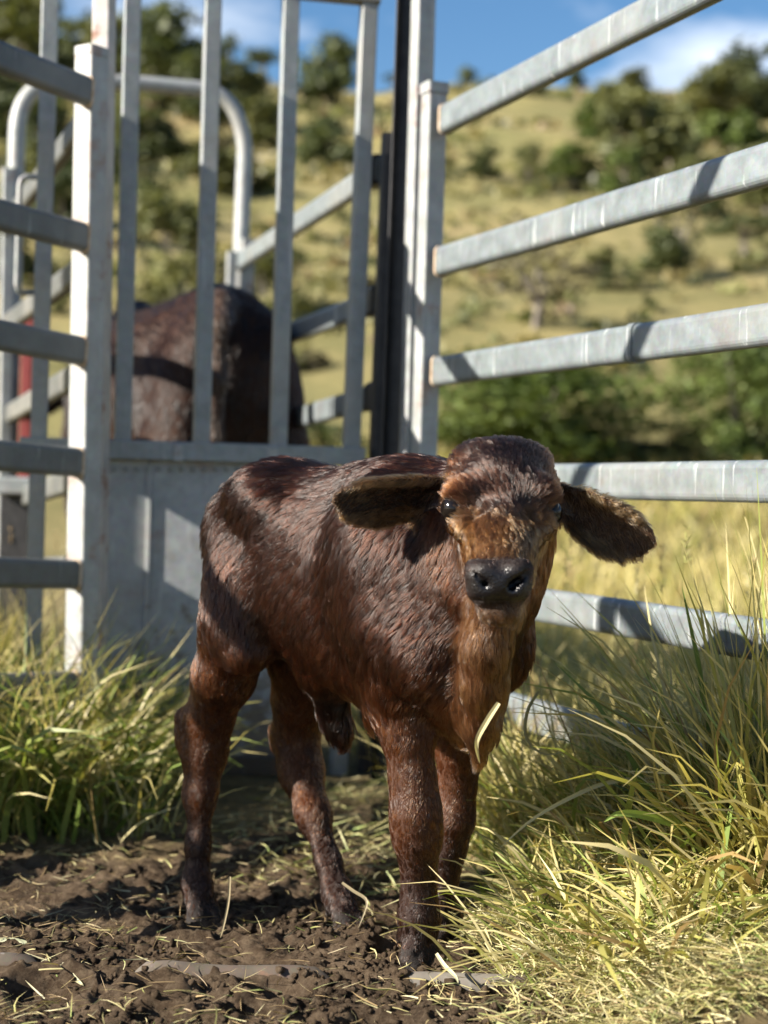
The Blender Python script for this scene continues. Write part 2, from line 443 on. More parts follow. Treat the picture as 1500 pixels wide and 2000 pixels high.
e_post = LB + LDIR * 1.80 + Vector((-0.83, 0.557, 0)) * 0.046
bar('post', (e_post.x, e_post.y, gz(e_post.x, e_post.y) - 0.1), (e_post.x, e_post.y, 1.80), 0.052, 0.052, GALV_OLD, lp, up=LDIR, r=0.006)

# ---- the barred gate at the head of the race, sheeted below
def Dg(px): return 3.985 + (px - 100) * 0.0002
gt = empty('race_gate', tuple(P(400, 1500, Dg(400))))
tag(gt, 'barred steel gate with sheet metal lower half, behind the calf', 'gate')
GX = Vector((1, 0.0002 * 3000 / 4.0, 0)).normalized()
for x0, x1, y1 in ((98, 70, 1060), (259, 239, 870), (416, 393, 870), (568, 543, 875), (721, 684, 920)):
    low = P(x1, y1, Dg(x1))
    top = P(x0, 0, Dg(x0)); top = top + (top - low) * (0.06 if x0 != 721 else 0.0)
    if x0 in (98, 721): low = to_ground(top, low)
    bar('bar', low, top, 0.043, 0.043, GALV_BAR, gt, up=GX.cross(Vector((0, 0, 1))) + GX * 0.10, r=0.004)
tl, tr_ = P(90, -70, Dg(98)), P(742, -8, Dg(721))
bar('top_rail', tl, tr_, 0.05, 0.05, GALV_SHADE, gt, r=0.005)
bl, br = P(40, 872, Dg(40)), P(712, 893, Dg(700))
bar('sill_beam', bl, br, 0.052, 0.050, GALV_BAR, gt, r=0.004)
# sheeting with pressed edges
def slab(name, c0, c1, zt, zb, th, mat, parent, bev=0.003):
    me = bar_mesh(name, (c0.x, c0.y, (zt + zb) / 2), (c1.x, c1.y, (zt + zb) / 2), th, zt - zb, r=bev, seg=1)
    return link(name, me, mat, parent)
zb = gz(-0.4, 4.0) + 0.03
for k, (xa, xb) in enumerate(((186, 292), (294, 470), (472, 610))):
    c0, c1 = P(xa, 905, Dg(xa) + 0.012), P(xb, 905, Dg(xb) + 0.012)
    slab('sheet_panel', c0, c1, min(c0.z, c1.z) + 0.012, zb, 0.004 + 0.0006 * k, SHEET, gt, 0.001)
for xa in (293, 471):
    c0 = P(xa, 905, Dg(xa) + 0.006)
    bar('sheet_rib', (c0.x, c0.y, zb), (c0.x, c0.y, c0.z), 0.012, 0.008, SHEET, gt, up=(0, 1, 0), r=0.002)
for xa in np.arange(200, 612, 22):
    c0 = P(float(xa), 917, Dg(float(xa)) + 0.006)
    bm = bmesh.new(); bmesh.ops.create_uvsphere(bm, u_segments=8, v_segments=5, radius=0.006); me = bpy.data.meshes.new('rivet'); bm.to_mesh(me); bm.free()
    o = link('rivet', me, GALV_BAR); o.matrix_world = Matrix.Translation(c0); o.parent = gt; o.matrix_parent_inverse = gt.matrix_world.inverted()
sk0, sk1 = P(182, 905, Dg(182)), P(618, 905, Dg(618))
bar('foot_rail', (sk0.x, sk0.y, zb - 0.01), (sk1.x, sk1.y, zb - 0.015), 0.05, 0.05, PIPE, gt, r=0.005)
for x, y in ((202, 873), (349, 884), (532, 890)):     # plates welded on the beam
    q = P(x, y, Dg(x) - 0.03)
    slab('weld_plate', q - GX * 0.012, q + GX * 0.012, q.z + 0.022, q.z - 0.024, 0.006, GALV_OLD, gt)

# ---- tall frame posts by the gate
t_, b_ = P(205, -60, 3.86), P(190, 1000, 3.86)
o = bar('hinge_post', to_ground(t_, b_), t_, 0.045, 0.05, RUSTPOST, None, up=(0.2, 1, 0), r=0.004)
tag(o, 'tall rust streaked steel upright just behind the white faced post', 'post')
t_, b_ = P(829, -60, 3.97), P(803, 900, 3.97)
o = bar('frame_post', to_ground(t_, b_), t_, 0.050, 0.050, GALV_OLD, None, up=NEAR, r=0.005)
tag(o, 'tall pale square steel post rising behind the right panel end', 'post')
ch = empty('gate_channel', tuple(P(770, 900, 4.02)))
tag(ch, 'tall black steel channel post beside the pale square post', 'post')
t_, b_ = P(797, -60, 4.02), P(764, 900, 4.02)
bar('web', to_ground(t_, b_), t_, 0.036, 0.01, DARK, ch, up=(0.25, 1, 0), r=0.002)
for sx_ in (-0.0205, 0.0205):
    v_ = Vector((sx_, -0.016, 0)); bar('flange', to_ground(t_ + v_, b_ + v_), t_ + v_, 0.005, 0.042, DARK, ch, up=(0.25, 1, 0), r=0.0015)

# ---- panel on the far right of the race
RN, RF_ = 4.13, 5.95
rr = empty('race_fence', tuple(P(745, 1400, 4.13)))
tag(rr, 'race side panel of slanting rails behind the gate bars, right of the cow', 'fence panel')
t_, b_ = P(763, 262, RN), P(738, 900, RN)
bar('post', to_ground(t_, b_), t_, 0.045, 0.045, DARK, rr, up=(-.3, 1, 0), r=0.01)
for q0, q1 in (((468, 512), (744, 330)), ((468, 688), (744, 586)), ((468, 848), (744, 772)), ((468, 990), (744, 950)), ((468, 1130), (744, 1130))):
    a_, b_ = P(q0[0], q0[1], RF_), P(q1[0], q1[1], RN + 0.03)
    bar('rail', a_, b_, 0.036, 0.068, GALV, rr, r=0.013, seg=3)
    d_ = (a_ - b_).normalized()
    bar('hinge_collar', b_ + d_ * 0.005, b_ + d_ * 0.06, 0.050, 0.082, DARK, rr, r=0.012)
    bar('hinge_collar', b_ + d_ * 0.075, b_ + d_ * 0.095, 0.046, 0.076, DARK, rr, r=0.012)
t_, b_ = P(484, 468, RF_), P(478, 620, RF_)
bar('post', to_ground(t_, b_), t_, 0.050, 0.050, GALV_OLD, rr, up=(-.3, 1, 0), r=0.006)
t_, b_ = P(453, 492, RF_ - .03), P(449, 640, RF_ - .03)
o = bar('slide_post', to_ground(t_, b_), t_, 0.035, 0.035, GALV_OLD, None, up=(-.3, 1, 0), r=0.004)
tag(o, 'short thin pale post next to the right leg of the arch', 'post')

# ---- bow arch over the race
pts = []
def arc(c0, c1, c2, n=9):
    for k in range(n):
        u = k / (n - 1); pts.append(tuple((c0 * (1 - u) ** 2 + c1 * 2 * u * (1 - u) + c2 * u * u)))
DL, DR = 5.75, 6.02
g0 = P(16, 1000, DL); pts.append((g0.x, g0.y, gz(g0.x, g0.y) - .1)); pts.append(tuple(g0)); pts.append(tuple(P(27, 500, DL)))
arc(P(33, 262, DL), P(36, 166, DL + .01), P(110, 163, DL + .05))
pts.append(tuple(P(250, 162, DL + .14)))
arc(P(385, 174, DR - .04), P(468, 178, DR - .01), P(478, 292, DR))
g1 = P(462, 700, DR); pts.append(tuple(P(470, 500, DR))); pts.append((g1.x, g1.y, gz(g1.x, g1.y) - .1))
o = tube('bow_arch', pts, 0.031, GALV_OLD); tag(o, 'round galvanised tube bent into an arch over the race', 'arch')

# ---- panel on the left of the race, behind the left panel
lr = empty('race_fence', tuple(P(150, 1400, 4.1)))
tag(lr, 'race side panel of steep rails seen between the left panel rails', 'fence panel')
for q0, q1 in (((10, 440), (165, 238)), ((5, 640), (165, 522)), ((20, 808), (165, 726)), ((20, 980), (165, 930)), ((20, 1110), (165, 1110))):
    bar('rail', P(q0[0], q0[1], 5.7), P(q1[0], q1[1], 4.05), 0.036, 0.068, GALV_SHADE, lr, r=0.012)
t_, b_ = P(168, 150, 4.04), P(150, 1000, 4.04)
bar('post', to_ground(t_, b_), t_, 0.045, 0.045, GALV_OLD, lr, up=(-.3, 1, 0))
t_, b_ = P(18, 330, 5.72), P(8, 1000, 5.72)
bar('post', to_ground(t_, b_), t_, 0.05, 0.05, GALV_OLD, lr, up=(-.3, 1, 0))
hp = [P(73, 346, 4.3), P(52, 345, 4.28), P(42, 350, 4.27), P(39, 362, 4.27), P(33, 555, 4.27), P(36, 568, 4.27), P(46, 572, 4.28), P(72, 572, 4.3)]
o = tube('latch_handle', hp, 0.008, GALV_OLD, sides=10); tag(o, 'thin pale rod handle bent in a bracket shape beside the leftmost bar', 'handle')
t_, b_ = P(56, 600, 6.4), P(46, 1000, 6.4)
o = bar('red_post', to_ground(t_, b_), t_, 0.032, 0.05, RED); tag(o, 'narrow dark red post behind the left rails', 'post')
t_ = P(30, 930, 5.2)
bx = empty('steel_box', (t_.x, t_.y, 0)); tag(bx, 'low grey steel box with a dark slot behind the lower left rails', 'box')
bar('side_plate', (P(8, 960, 5.2).x, 5.2, gz(-1.2, 5.2) - .05), (P(8, 960, 5.2).x, 5.2, P(8, 945, 5.2).z), 0.07, 0.05, GALV_OLD, bx)
bar('side_plate', (P(64, 960, 5.2).x, 5.2, gz(-1.2, 5.2) - .05), (P(64, 960, 5.2).x, 5.2, P(64, 945, 5.2).z), 0.05, 0.05, GALV_BAR, bx)
bar('top_plate', P(-8, 948, 5.2), P(80, 950, 5.2), 0.05, 0.06, GALV_BAR, bx)
bar('back_plate', (P(36, 960, 5.24).x, 5.24, gz(-1.2, 5.2) - .05), (P(36, 960, 5.24).x, 5.24, P(36, 960, 5.24).z), 0.12, 0.01, DARK, bx, up=(0, 1, 0), r=0.002)

# ---- gateway frame across the mouth of the yard: half buried sill pipe, lintel overhead
pa, pb = P(-2900, 1790, 2.42), P(1960, 1975, 2.235)
gw = empty('gateway_frame', (0, 2.3, 0)); tag(gw, 'grey steel pipe half buried in the mud in front of the hooves', 'pipe')
def sill_z(v):
    px_ = 750 + 3000 * v.x / v.y; vis = max(float(sstep(270, 330, px_) * sstep(690, 640, px_)), float(sstep(760, 830, px_) * sstep(1260, 1150, px_)), float(sstep(110, 70, px_) * sstep(-60, 0, px_)))
    return float(ground_z(np.array([v.x]), np.array([v.y]), False)[0]) + -0.034 + 0.030 * vis + 0.006 * (float(vnoise(v.x * 9, 1, 0, 3)) - .5)
pv = [Vector((pa.x + (pb.x - pa.x) * k / 160, pa.y + (pb.y - pa.y) * k / 160, 0)) for k in range(161)]
tube('sill_pipe', [(v.x, v.y, sill_z(v)) for v in pv], 0.019, PIPE, gw)
tube('lintel', [(pa.x, 2.36, 2.00), (pb.x, 2.27, 2.00)], 0.025, GALV_OLD, gw)
tube('post', [(pa.x, pa.y, -0.2), (pa.x, 2.36, 2.02)], 0.028, GALV_OLD, gw)
tube('post', [(pb.x, pb.y, -0.2), (pb.x, 2.27, 2.02)], 0.028, GALV_OLD, gw)
# ---- unseen leaf added at left to shade the gate, gapped for a lit patch
sg = empty('shading_leaf', (-1.45, 3.8, 0)); tag(sg, 'unseen sheeted leaf added beyond the left panel to shade the gate', 'gate')
for y_ in (3.56, 4.06): bar('stile', (-1.45, y_, gz(-1.45, y_) - .02), (-1.45, y_, 2.07), 0.045, 0.045, GALV_BAR, sg, up=(1, 0, 0))
for z_ in (0.25, 0.92, 1.17, 2.05): bar('cross_rail', (-1.45, 3.585, z_), (-1.45, 4.035, z_), 0.04, 0.045, GALV_BAR, sg)
for z0_, z1_, y0_, y1_ in ((0.28, 0.895, 3.585, 4.035), (1.195, 2.025, 3.585, 4.035), (0.945, 1.145, 3.585, 3.665), (0.945, 1.145, 3.735, 4.035)):
    bar('sheet_panel', (-1.45, (y0_ + y1_) / 2, z0_), (-1.45, (y0_ + y1_) / 2, z1_), y1_ - y0_, 0.004, SHEET, sg, up=(1, 0, 0), r=0.001, seg=1)
# ------------------------------------------------------------------ animals: one continuous surface each, grown round a skeleton
class Flesh:
    """signed-distance modelling on a grid, meshed by surface nets"""
    def __init__(s, lo, hi, h):
        s.lo = np.array(lo, float); s.h = h
        s.n = np.ceil((np.array(hi) - s.lo) / h).astype(int) + 1
        s.F = np.full(s.n, 9.0, np.float32); s.R = np.zeros(s.n, np.int8)
        s.bone = {}
    def sub(s, lo, hi):
        i0 = np.clip(np.floor((np.array(lo) - s.lo) / s.h).astype(int), 0, s.n)
        i1 = np.clip(np.ceil((np.array(hi) - s.lo) / s.h).astype(int) + 1, 0, s.n)
        sl = tuple(slice(a, b) for a, b in zip(i0, i1))
        ax = [(s.lo[k] + s.h * np.arange(i0[k], i1[k])).astype(np.float32) for k in range(3)]
        return sl, ax[0][:, None, None], ax[1][None, :, None], ax[2][None, None, :]
    def blend(s, sl, d, k, reg):
        f = s.F[sl]
        if reg is not None: s.R[sl] = np.where(d < f, reg, s.R[sl])
        h = np.maximum(k - np.abs(f - d), 0) / k
        s.F[sl] = np.minimum(f, d) - h * h * k * 0.25
    def carve(s, sl, d, k):
        f = s.F[sl]; d = -d
        h = np.maximum(k - np.abs(f - d), 0) / k
        s.F[sl] = np.maximum(f, d) + h * h * k * 0.25
    def cone(s, a, b, ra, rb, k=0.03, reg=0, carve=False):
        a, b = A3(a), A3(b); m = max(ra, rb) + k + 0.05
        sl, x, y, z = s.sub(np.minimum(a, b) - m, np.maximum(a, b) + m)
        ab = b - a; L2 = max(ab @ ab, 1e-12)
        t = np.clip(((x - a[0]) * ab[0] + (y - a[1]) * ab[1] + (z - a[2]) * ab[2]) / L2, 0, 1)
        d = np.sqrt((x - a[0] - t * ab[0]) ** 2 + (y - a[1] - t * ab[1]) ** 2 + (z - a[2] - t * ab[2]) ** 2) - (ra + t * (rb - ra))
        (s.carve(sl, d, k) if carve else s.blend(sl, d, k, reg))
    def chain(s, pts, k=0.03, reg=0):
        for (p, r), (q, r2) in zip(pts[:-1], pts[1:]): s.cone(p, q, r, r2, k, reg)
        s.bone.setdefault(reg, []).extend([(A3(p), A3(q)) for (p, r), (q, r2) in zip(pts[:-1], pts[1:])])
    def ell(s, c, rad, axes=None, k=0.03, reg=0, carve=False):
        c = A3(c); rad = A3(rad); R = np.eye(3) if axes is None else np.array([A3(a) / np.linalg.norm(A3(a)) for a in axes])
        m = rad.max() + k + 0.04
        sl, x, y, z = s.sub(c - m, c + m)
        q = [(R[i][0] * (x - c[0]) + R[i][1] * (y - c[1]) + R[i][2] * (z - c[2])) for i in range(3)]
        k0 = np.sqrt(sum((q[i] / rad[i]) ** 2 for i in range(3))); k1 = np.sqrt(sum((q[i] / rad[i] ** 2) ** 2 for i in range(3))) + 1e-9
        d = k0 * (k0 - 1) / k1
        (s.carve(sl, d, k) if carve else s.blend(sl, d, k, reg))
    def barrel(s, O, e, secs, k=0.03, reg=0, pw=2.3):
        """tube of superellipse sections along e: (f, centre z, half width, half height, side shift)"""
        e = A3(e); l = np.array([-e[1], e[0], 0.0]); S = np.array(secs)
        O = A3(O)
        sl, x, y, z = s.sub(s.lo, s.lo + s.h * s.n)
        f = (x - O[0]) * e[0] + (y - O[1]) * e[1]; lat = (x - O[0]) * l[0] + (y - O[1]) * l[1]
        zc, hw, hh, sh = (np.interp(f, S[:, 0], S[:, i]) for i in (1, 2, 3, 4))
        hw = np.maximum(hw, 1e-3); hh = np.maximum(hh, 1e-3)
        q = (np.abs((lat - sh) / hw) ** pw + np.abs((z - zc) / hh) ** pw) ** (1 / pw)
        d = (q - 1) * np.minimum(hw, hh) 
        ends = np.maximum(S[0, 0] - f, f - S[-1, 0])
        d = np.where(ends > 0, np.maximum(d, ends), d).astype(np.float32)
        s.blend(sl, d, k, reg)
    def leaf(s, root, tip, wdir, prof, curl, th, sag=0.0, k=0.012, reg=0, twist=0.0):
        """cupped leaf-shaped ear: root->tip length, wdir width, prof half widths (u, lo, hi)"""
        root, tip = A3(root), A3(tip); u = tip - root; Ln = np.linalg.norm(u); u = u / Ln
        w_ = A3(wdir); w_ = w_ - u * (w_ @ u); w_ /= np.linalg.norm(w_); n_ = np.cross(u, w_)
        m = 0.10
        sl, x, y, z = s.sub(np.minimum(root, tip) - m, np.maximum(root, tip) + m)
        dx, dy, dz = x - root[0], y - root[1], z - root[2]
        a = (dx * u[0] + dy * u[1] + dz * u[2]) / Ln
        b = dx * w_[0] + dy * w_[1] + dz * w_[2]; c = dx * n_[0] + dy * n_[1] + dz * n_[2]
        p = np.array(prof); ac = np.clip(a, 0, 1)
        lo = np.interp(ac, p[:, 0], p[:, 1]); hi = np.interp(ac, p[:, 0], p[:, 2])
        mid = (lo + hi) / 2; half = (hi - lo) / 2 + 1e-4
        c0 = curl * ((b - mid) ** 2) / 0.04 * (1.25 - 0.6 * ac) + sag * ac ** 2
        d = np.maximum(np.abs(c - c0) - th, np.abs(b - mid) - half)
        d = np.maximum(d, np.maximum(-a, a - 1) * Ln) * 0.8
        s.blend(sl, d.astype(np.float32), k, reg)
        s.bone.setdefault(reg, []).append((root, tip))
        return n_
    def mesh(s):
        F = s.F; ins = F < 0
        cs = [ins[a:a - 1 or None, b:b - 1 or None, c:c - 1 or None] for a in (0, 1) for b in (0, 1) for c in (0, 1)]
        cnt = sum(c.astype(np.int8) for c in cs)
        idx = np.argwhere((cnt > 0) & (cnt < 8))
        acc = np.zeros((len(idx), 3)); num = np.zeros(len(idx))
        off = [(a, b, c) for a in (0, 1) for b in (0, 1) for c in (0, 1)]
        vals = {o: F[idx[:, 0] + o[0], idx[:, 1] + o[1], idx[:, 2] + o[2]].astype(float) for o in off}
        for o in off:
            for ax in range(3):
                if o[ax]: continue
                o2 = tuple(1 if i == ax else o[i] for i in range(3))
                va, vb = vals[o], vals[o2]; m = (va < 0) != (vb < 0)
                t = np.where(m, va / np.where(m, va - vb, 1), 0)
                pt = np.array(o, float)[None, :].repeat(len(idx), 0); pt[:, ax] = t
                acc[m] += pt[m]; num[m] += 1
        V = s.lo + s.h * (idx + acc / num[:, None])
        id3 = np.full(np.array(F.shape) - 1, -1, np.int64); id3[idx[:, 0], idx[:, 1], idx[:, 2]] = np.arange(len(idx))
        Q = []
        for ax in range(3):
            s0 = [slice(None)] * 3; s1 = [slice(None)] * 3; s0[ax] = slice(0, -1); s1[ax] = slice(1, None)
            a_, b_ = ins[tuple(s0)], ins[tuple(s1)]
            e = np.argwhere(a_ != b_); o1, o2 = (ax + 1) % 3, (ax + 2) % 3
            e = e[(e[:, o1] > 0) & (e[:, o2] > 0) & (e[:, o1] < F.shape[o1] - 1) & (e[:, o2] < F.shape[o2] - 1)]
            q = []
            for d1, d2 in ((0, 0), (1, 0), (1, 1), (0, 1)):
                c = e.copy(); c[:, o1] -= d1; c[:, o2] -= d2; q.append(id3[c[:, 0], c[:, 1], c[:, 2]])
            q = np.stack(q, 1); fl = b_[e[:, 0], e[:, 1], e[:, 2]]
            q[fl] = q[fl][:, ::-1]; Q.append(q)
        Q = np.concatenate(Q); Q = Q[(Q >= 0).all(1)]
        return V, Q, s.R[idx[:, 0], idx[:, 1], idx[:, 2]]

def smooth_field(Q, A, it, n, lock=None):
    """average a per-vertex field with its neighbours"""
    E = np.concatenate([Q[:, [0, 1]], Q[:, [1, 2]], Q[:, [2, 3]], Q[:, [3, 0]]]); E = np.concatenate([E, E[:, ::-1]])
    deg = np.bincount(E[:, 0], minlength=n)[:, None].astype(float)
    for _ in range(it):
        S = np.stack([np.bincount(E[:, 0], weights=A[E[:, 1], k], minlength=n) for k in range(A.shape[1])], 1)
        B = 0.5 * A + 0.5 * S / np.maximum(deg, 1)
        A = B if lock is None else np.where(lock[:, None], A, B)
    return A
def normals(V, Q):
    n = np.cross(V[Q[:, 2]] - V[Q[:, 0]], V[Q[:, 3]] - V[Q[:, 1]])
    out_ = np.zeros_like(V)
    for k in range(4):
        for c in range(3): out_[:, c] += np.bincount(Q[:, k], weights=n[:, c], minlength=len(V))
    return out_ / (np.linalg.norm(out_, axis=1, keepdims=True) + 1e-12)

# ---------------------------------------------------------------- the calf
CE = np.array([0.673, -0.739, 0.0]); CE /= np.linalg.norm(CE)
CL = np.array([-CE[1], CE[0], 0.0]); CO = np.array([-0.066, 2.565, 0.0])
def cw(f, l, z): return CO + CE * f + CL * l + np.array([0, 0, z])
TORSO, NECK, HEAD, MUZZLE, EARL, EARR, LRF, LLF, LRH, LLH, TAIL, DEW, NAVEL = range(13)
fl = Flesh((-0.46, 1.93, -0.11), (0.46, 3.0, 0.85), 0.0045)
fl.barrel(CO, CE, [(-0.335, 0.585, 0.012, 0.05, 0), (-0.312, 0.590, 0.048, 0.090, 0), (-0.27, 0.596, 0.080, 0.132, 0), (-0.21, 0.601, 0.100, 0.164, 0),
                   (-0.15, 0.619, 0.106, 0.162, 0), (-0.05, 0.594, 0.114, 0.174, 0), (0.05, 0.577, 0.117, 0.183, 0), (0.15, 0.565, 0.113, 0.193, 0),
                   (0.22, 0.570, 0.112, 0.186, 0), (0.28, 0.575, 0.096, 0.160, 0), (0.325, 0.575, 0.07, 0.125, 0), (0.35, 0.575, 0.03, 0.06, 0)], 0.02, TORSO)
# hips, pin bones, shoulder blades
for s_ in (-1, 1):
    fl.ell(cw(-0.13, 0.075 * s_, 0.715), (0.07, 0.04, 0.04), (CE, CL, (0, 0, 1)), 0.05, TORSO)
    fl.ell(cw(-0.25, 0.050 * s_, 0.655), (0.05, 0.03, 0.05), (CE, CL, (0, 0, 1)), 0.05, TORSO)
    fl.ell(cw(0.19, 0.085 * s_, 0.60), (0.085, 0.045, 0.15), (CE, CL, (0.25 * CE[0], 0.25 * CE[1], 1)), 0.05, TORSO)
    fl.ell(cw(0.285, 0.085 * s_, 0.50), (0.055, 0.05, 0.075), (CE, CL, (0, 0, 1)), 0.05, TORSO)
fl.ell(cw(0.15, 0, 0.735), (0.10, 0.05, 0.035), (CE, CL, (0, 0, 1)), 0.06, TORSO)
# legs
def hoofs(a, b, reg):
    """two toes side by side, pointing the way the animal faces, and two dew claws behind"""
    a, b = A3(a), A3(b); toe = CE * 0.6 + np.array([-0.35, -0.4, 0]) * 0.5
    for s_ in (-1, 1):
        sd = CL * 0.0145 * s_
        fl.cone(a + sd * 0.8, b + sd + toe * 0.006, 0.0165, 0.0205, 0.008, reg)
        fl.cone(b + sd + toe * 0.004, b + sd + toe * 0.022 + np.array([0, 0, -0.012]), 0.0200, 0.0150, 0.006, reg)
        fl.cone(a - CE * 0.022 + sd, a - CE * 0.030 + sd + np.array([0, 0, -0.012]), 0.008, 0.0055, 0.01, reg)
RHl = [(P(510, 1100, 2.70), 0.0880), (P(466, 1215, 2.67), 0.0620), (P(438, 1320, 2.70), 0.0500), (P(408, 1405, 2.745), 0.0391), (P(400, 1470, 2.755), 0.0359), (P(391, 1550, 2.745), 0.0259), (P(387, 1650, 2.735), 0.0173), (P(384, 1725, 2.725), 0.0218), (P(392, 1752, 2.71), 0.0200)]
fl.chain(RHl, 0.03, LRH)
fl.cone(P(484, 1272, 2.61), P(495, 1150, 2.66), 0.034, 0.070, 0.05, LRH)               # stifle
fl.cone(P(357, 1402, 2.765), P(362, 1440, 2.765), 0.013, 0.016, 0.035, LRH)            # point of hock
hoofs(P(393, 1758, 2.71), P(399, 1800, 2.69), LRH)
LHl = [(P(610, 1130, 2.79), 0.1050), (P(610, 1270, 2.76), 0.0780), (P(590, 1360, 2.80), 0.0500), (P(577, 1435, 2.83), 0.0391), (P(588, 1505, 2.81), 0.0364), (P(612, 1590, 2.755), 0.0268), (P(642, 1685, 2.70), 0.0177), (P(660, 1748, 2.665), 0.0223), (P(674, 1774, 2.64), 0.0200)]
fl.chain(LHl, 0.03, LLH)
fl.cone(P(541, 1425, 2.86), P(546, 1455, 2.86), 0.012, 0.016, 0.03, LLH)
hoofs(P(675, 1778, 2.64), P(688, 1822, 2.61), LLH)
RFl = [(P(785, 1225, 2.37), 0.0760), (P(785, 1345, 2.375), 0.0500), (P(795, 1435, 2.365), 0.0350), (P(806, 1520, 2.36), 0.0305), (P(812, 1590, 2.352), 0.0341), (P(815, 1640, 2.355), 0.0314), (P(818, 1705, 2.365), 0.0214), (P(818, 1760, 2.365), 0.0209), (P(818, 1797, 2.365), 0.0259), (P(818, 1825, 2.36), 0.0237)]
fl.chain(RFl, 0.03, LRF)
fl.cone(P(748, 1392, 2.41), P(762, 1345, 2.41), 0.016, 0.03, 0.05, LRF)                # elbow
hoofs(P(818, 1828, 2.36), P(818, 1870, 2.345), LRF)
LFl = [(P(905, 1250, 2.50), 0.0880), (P(905, 1370, 2.53), 0.0620), (P(900, 1460, 2.54), 0.0373), (P(890, 1540, 2.55), 0.0282), (P(885, 1600, 2.545), 0.0305), (P(877, 1660, 2.55), 0.0232), (P(869, 1710, 2.56), 0.0177), (P(866, 1754, 2.56), 0.0214)]
fl.chain(LFl, 0.03, LLF)
hoofs(P(866, 1758, 2.56), P(866, 1802, 2.545), LLF)
for a_, b_, r_ in ((P(817, 1862, 2.32), P(817, 1885, 2.28), .006), (P(399, 1795, 2.66), P(401, 1812, 2.62), .006), (P(866, 1800, 2.51), P(866, 1815, 2.47), .006)):
    fl.cone(a_, b_, r_, r_, 0.008, None, carve=True)                                   # cleft of the hoof
# tail hanging behind the far thigh
fl.chain([(P(462, 965, 2.80), 0.026), (P(430, 1015, 2.86), 0.017), (P(418, 1100, 2.89), 0.013), (P(420, 1230, 2.90), 0.011), (P(424, 1330, 2.90), 0.018), (P(425, 1400, 2.90), 0.008)], 0.02, TAIL)
# neck, dewlap, navel flap
fl.chain([(cw(0.20, 0.0, 0.62), 0.125), (P(930, 1085, 2.34), 0.090), (P(975, 1010, 2.30), 0.080)], 0.07, NECK)
fl.chain([(P(900, 1180, 2.36), 0.080), (P(958, 1150, 2.25), 0.052)], 0.06, NECK)
fl.chain([(P(966, 1195, 2.20), 0.036), (P(950, 1265, 2.21), 0.028), (P(946, 1340, 2.23), 0.024), (P(940, 1420, 2.27), 0.019), (P(936, 1480, 2.30), 0.011)], 0.035, DEW)
fl.chain([(P(905, 1240, 2.30), 0.05), (P(915, 1340, 2.32), 0.045), (P(920, 1420, 2.36), 0.03)], 0.05, DEW)
fl.chain([(cw(-0.03, 0.0, 0.42), 0.045), (P(650, 1385, 2.62), 0.017), (P(664, 1425, 2.62), 0.011), (P(672, 1450, 2.62), 0.005)], 0.04, NAVEL)
# head
HX = np.array([1.0, 0.03, -0.03]); HX /= np.linalg.norm(HX)
hd = A3(P(975, 1135, 2.045) - P(981, 940, 2.22)); hd /= np.linalg.norm(hd)          # poll -> muzzle
hn = np.cross(HX, hd); hn /= np.linalg.norm(hn)
if hn[1] > 0: hn = -hn                                                                # out of the face, towards the viewer
fl.ell(P(981, 958, 2.272), (0.0755, 0.062, 0.074), (HX, hd, hn), 0.03, HEAD)
for s_ in (-1, 1): fl.ell(P(980 + 38 * s_, 902, 2.285), (0.038, 0.024, 0.036), (HX, (0, 0, 1), (0, 1, 0)), 0.03, HEAD)      # poll
fl.ell(P(981, 966, 2.202), (0.066, 0.048, 0.034), (HX, (0, 0.35, 1), (0, -1, 0.35)), 0.025, HEAD)           # bulging forehead
fl.chain([(P(981, 985, 2.255), 0.068), (P(979, 1052, 2.165), 0.0435), (P(976, 1110, 2.105), 0.0345)], 0.025, HEAD)
fl.chain([(P(980, 1045, 2.225), 0.057), (P(978, 1122, 2.16), 0.038), (P(976, 1168, 2.105), 0.028)], 0.03, HEAD)   # jaw
fl.ell(P(977, 1064, 2.118), (0.036, 0.058, 0.020), (HX, hd, hn), 0.02, HEAD)          # bridge of the nose
for s_ in (-1, 1):
    fl.ell(A3(P(979 + 80 * s_, 966, 2.19)), (0.026, 0.022, 0.024), (HX, hd, hn), 0.02, HEAD)      # brow
    fl.ell(A3(P(979 + 74 * s_, 1022, 2.185)), (0.022, 0.026, 0.018), (HX, hd, hn), 0.02, HEAD)    # cheekbone under the eye
# muzzle: broad pad, lips, chin
fl.ell(P(974, 1136, 2.056), (0.0410, 0.0285, 0.034), (HX, (0, 0, 1), (0, 1, 0)), 0.018, MUZZLE)
for s_ in (-1, 1):
    fl.ell(A3(P(974 + 34 * s_, 1152, 2.056)), (0.020, 0.0215, 0.027), (HX, (0, 0, 1), (0, 1, 0)), 0.012, MUZZLE)
    fl.ell(A3(P(974 + 35 * s_, 1120, 2.045)), (0.018, 0.015, 0.020), (HX, (0, 0, 1), (0, 1, 0)), 0.012, MUZZLE)
fl.ell(P(977, 1193, 2.075), (0.029, 0.019, 0.032), (HX, (0, 0, 1), (0, 1, 0)), 0.010, HEAD)      # chin
for s_, n0, n1, rr0, rr1 in ((-1, (957, 1147), (930, 1118), 0.0036, 0.0070), (1, (994, 1149), (1024, 1119), 0.0042, 0.0086)):     # nostrils: slanting comma shaped pits
    c0 = A3(P(n0[0], n0[1], 2.022)); c1 = A3(P(n1[0], n1[1], 2.034))
    fl.cone(c0, c1, rr0, rr1, 0.004, None, carve=True)
    fl.cone(c0 + np.array([0.004 * s_, 0.014, 0.002]), c1 + np.array([0.002 * s_, 0.016, 0]), rr1 * 0.95, rr1, 0.004, None, carve=True)
    fl.cone(A3(P(974 + 30 * s_, 1112, 2.040)), A3(P(974 + 52 * s_, 1106, 2.052)), 0.0070, 0.0070, 0.020, MUZZLE)   # rolled upper rim
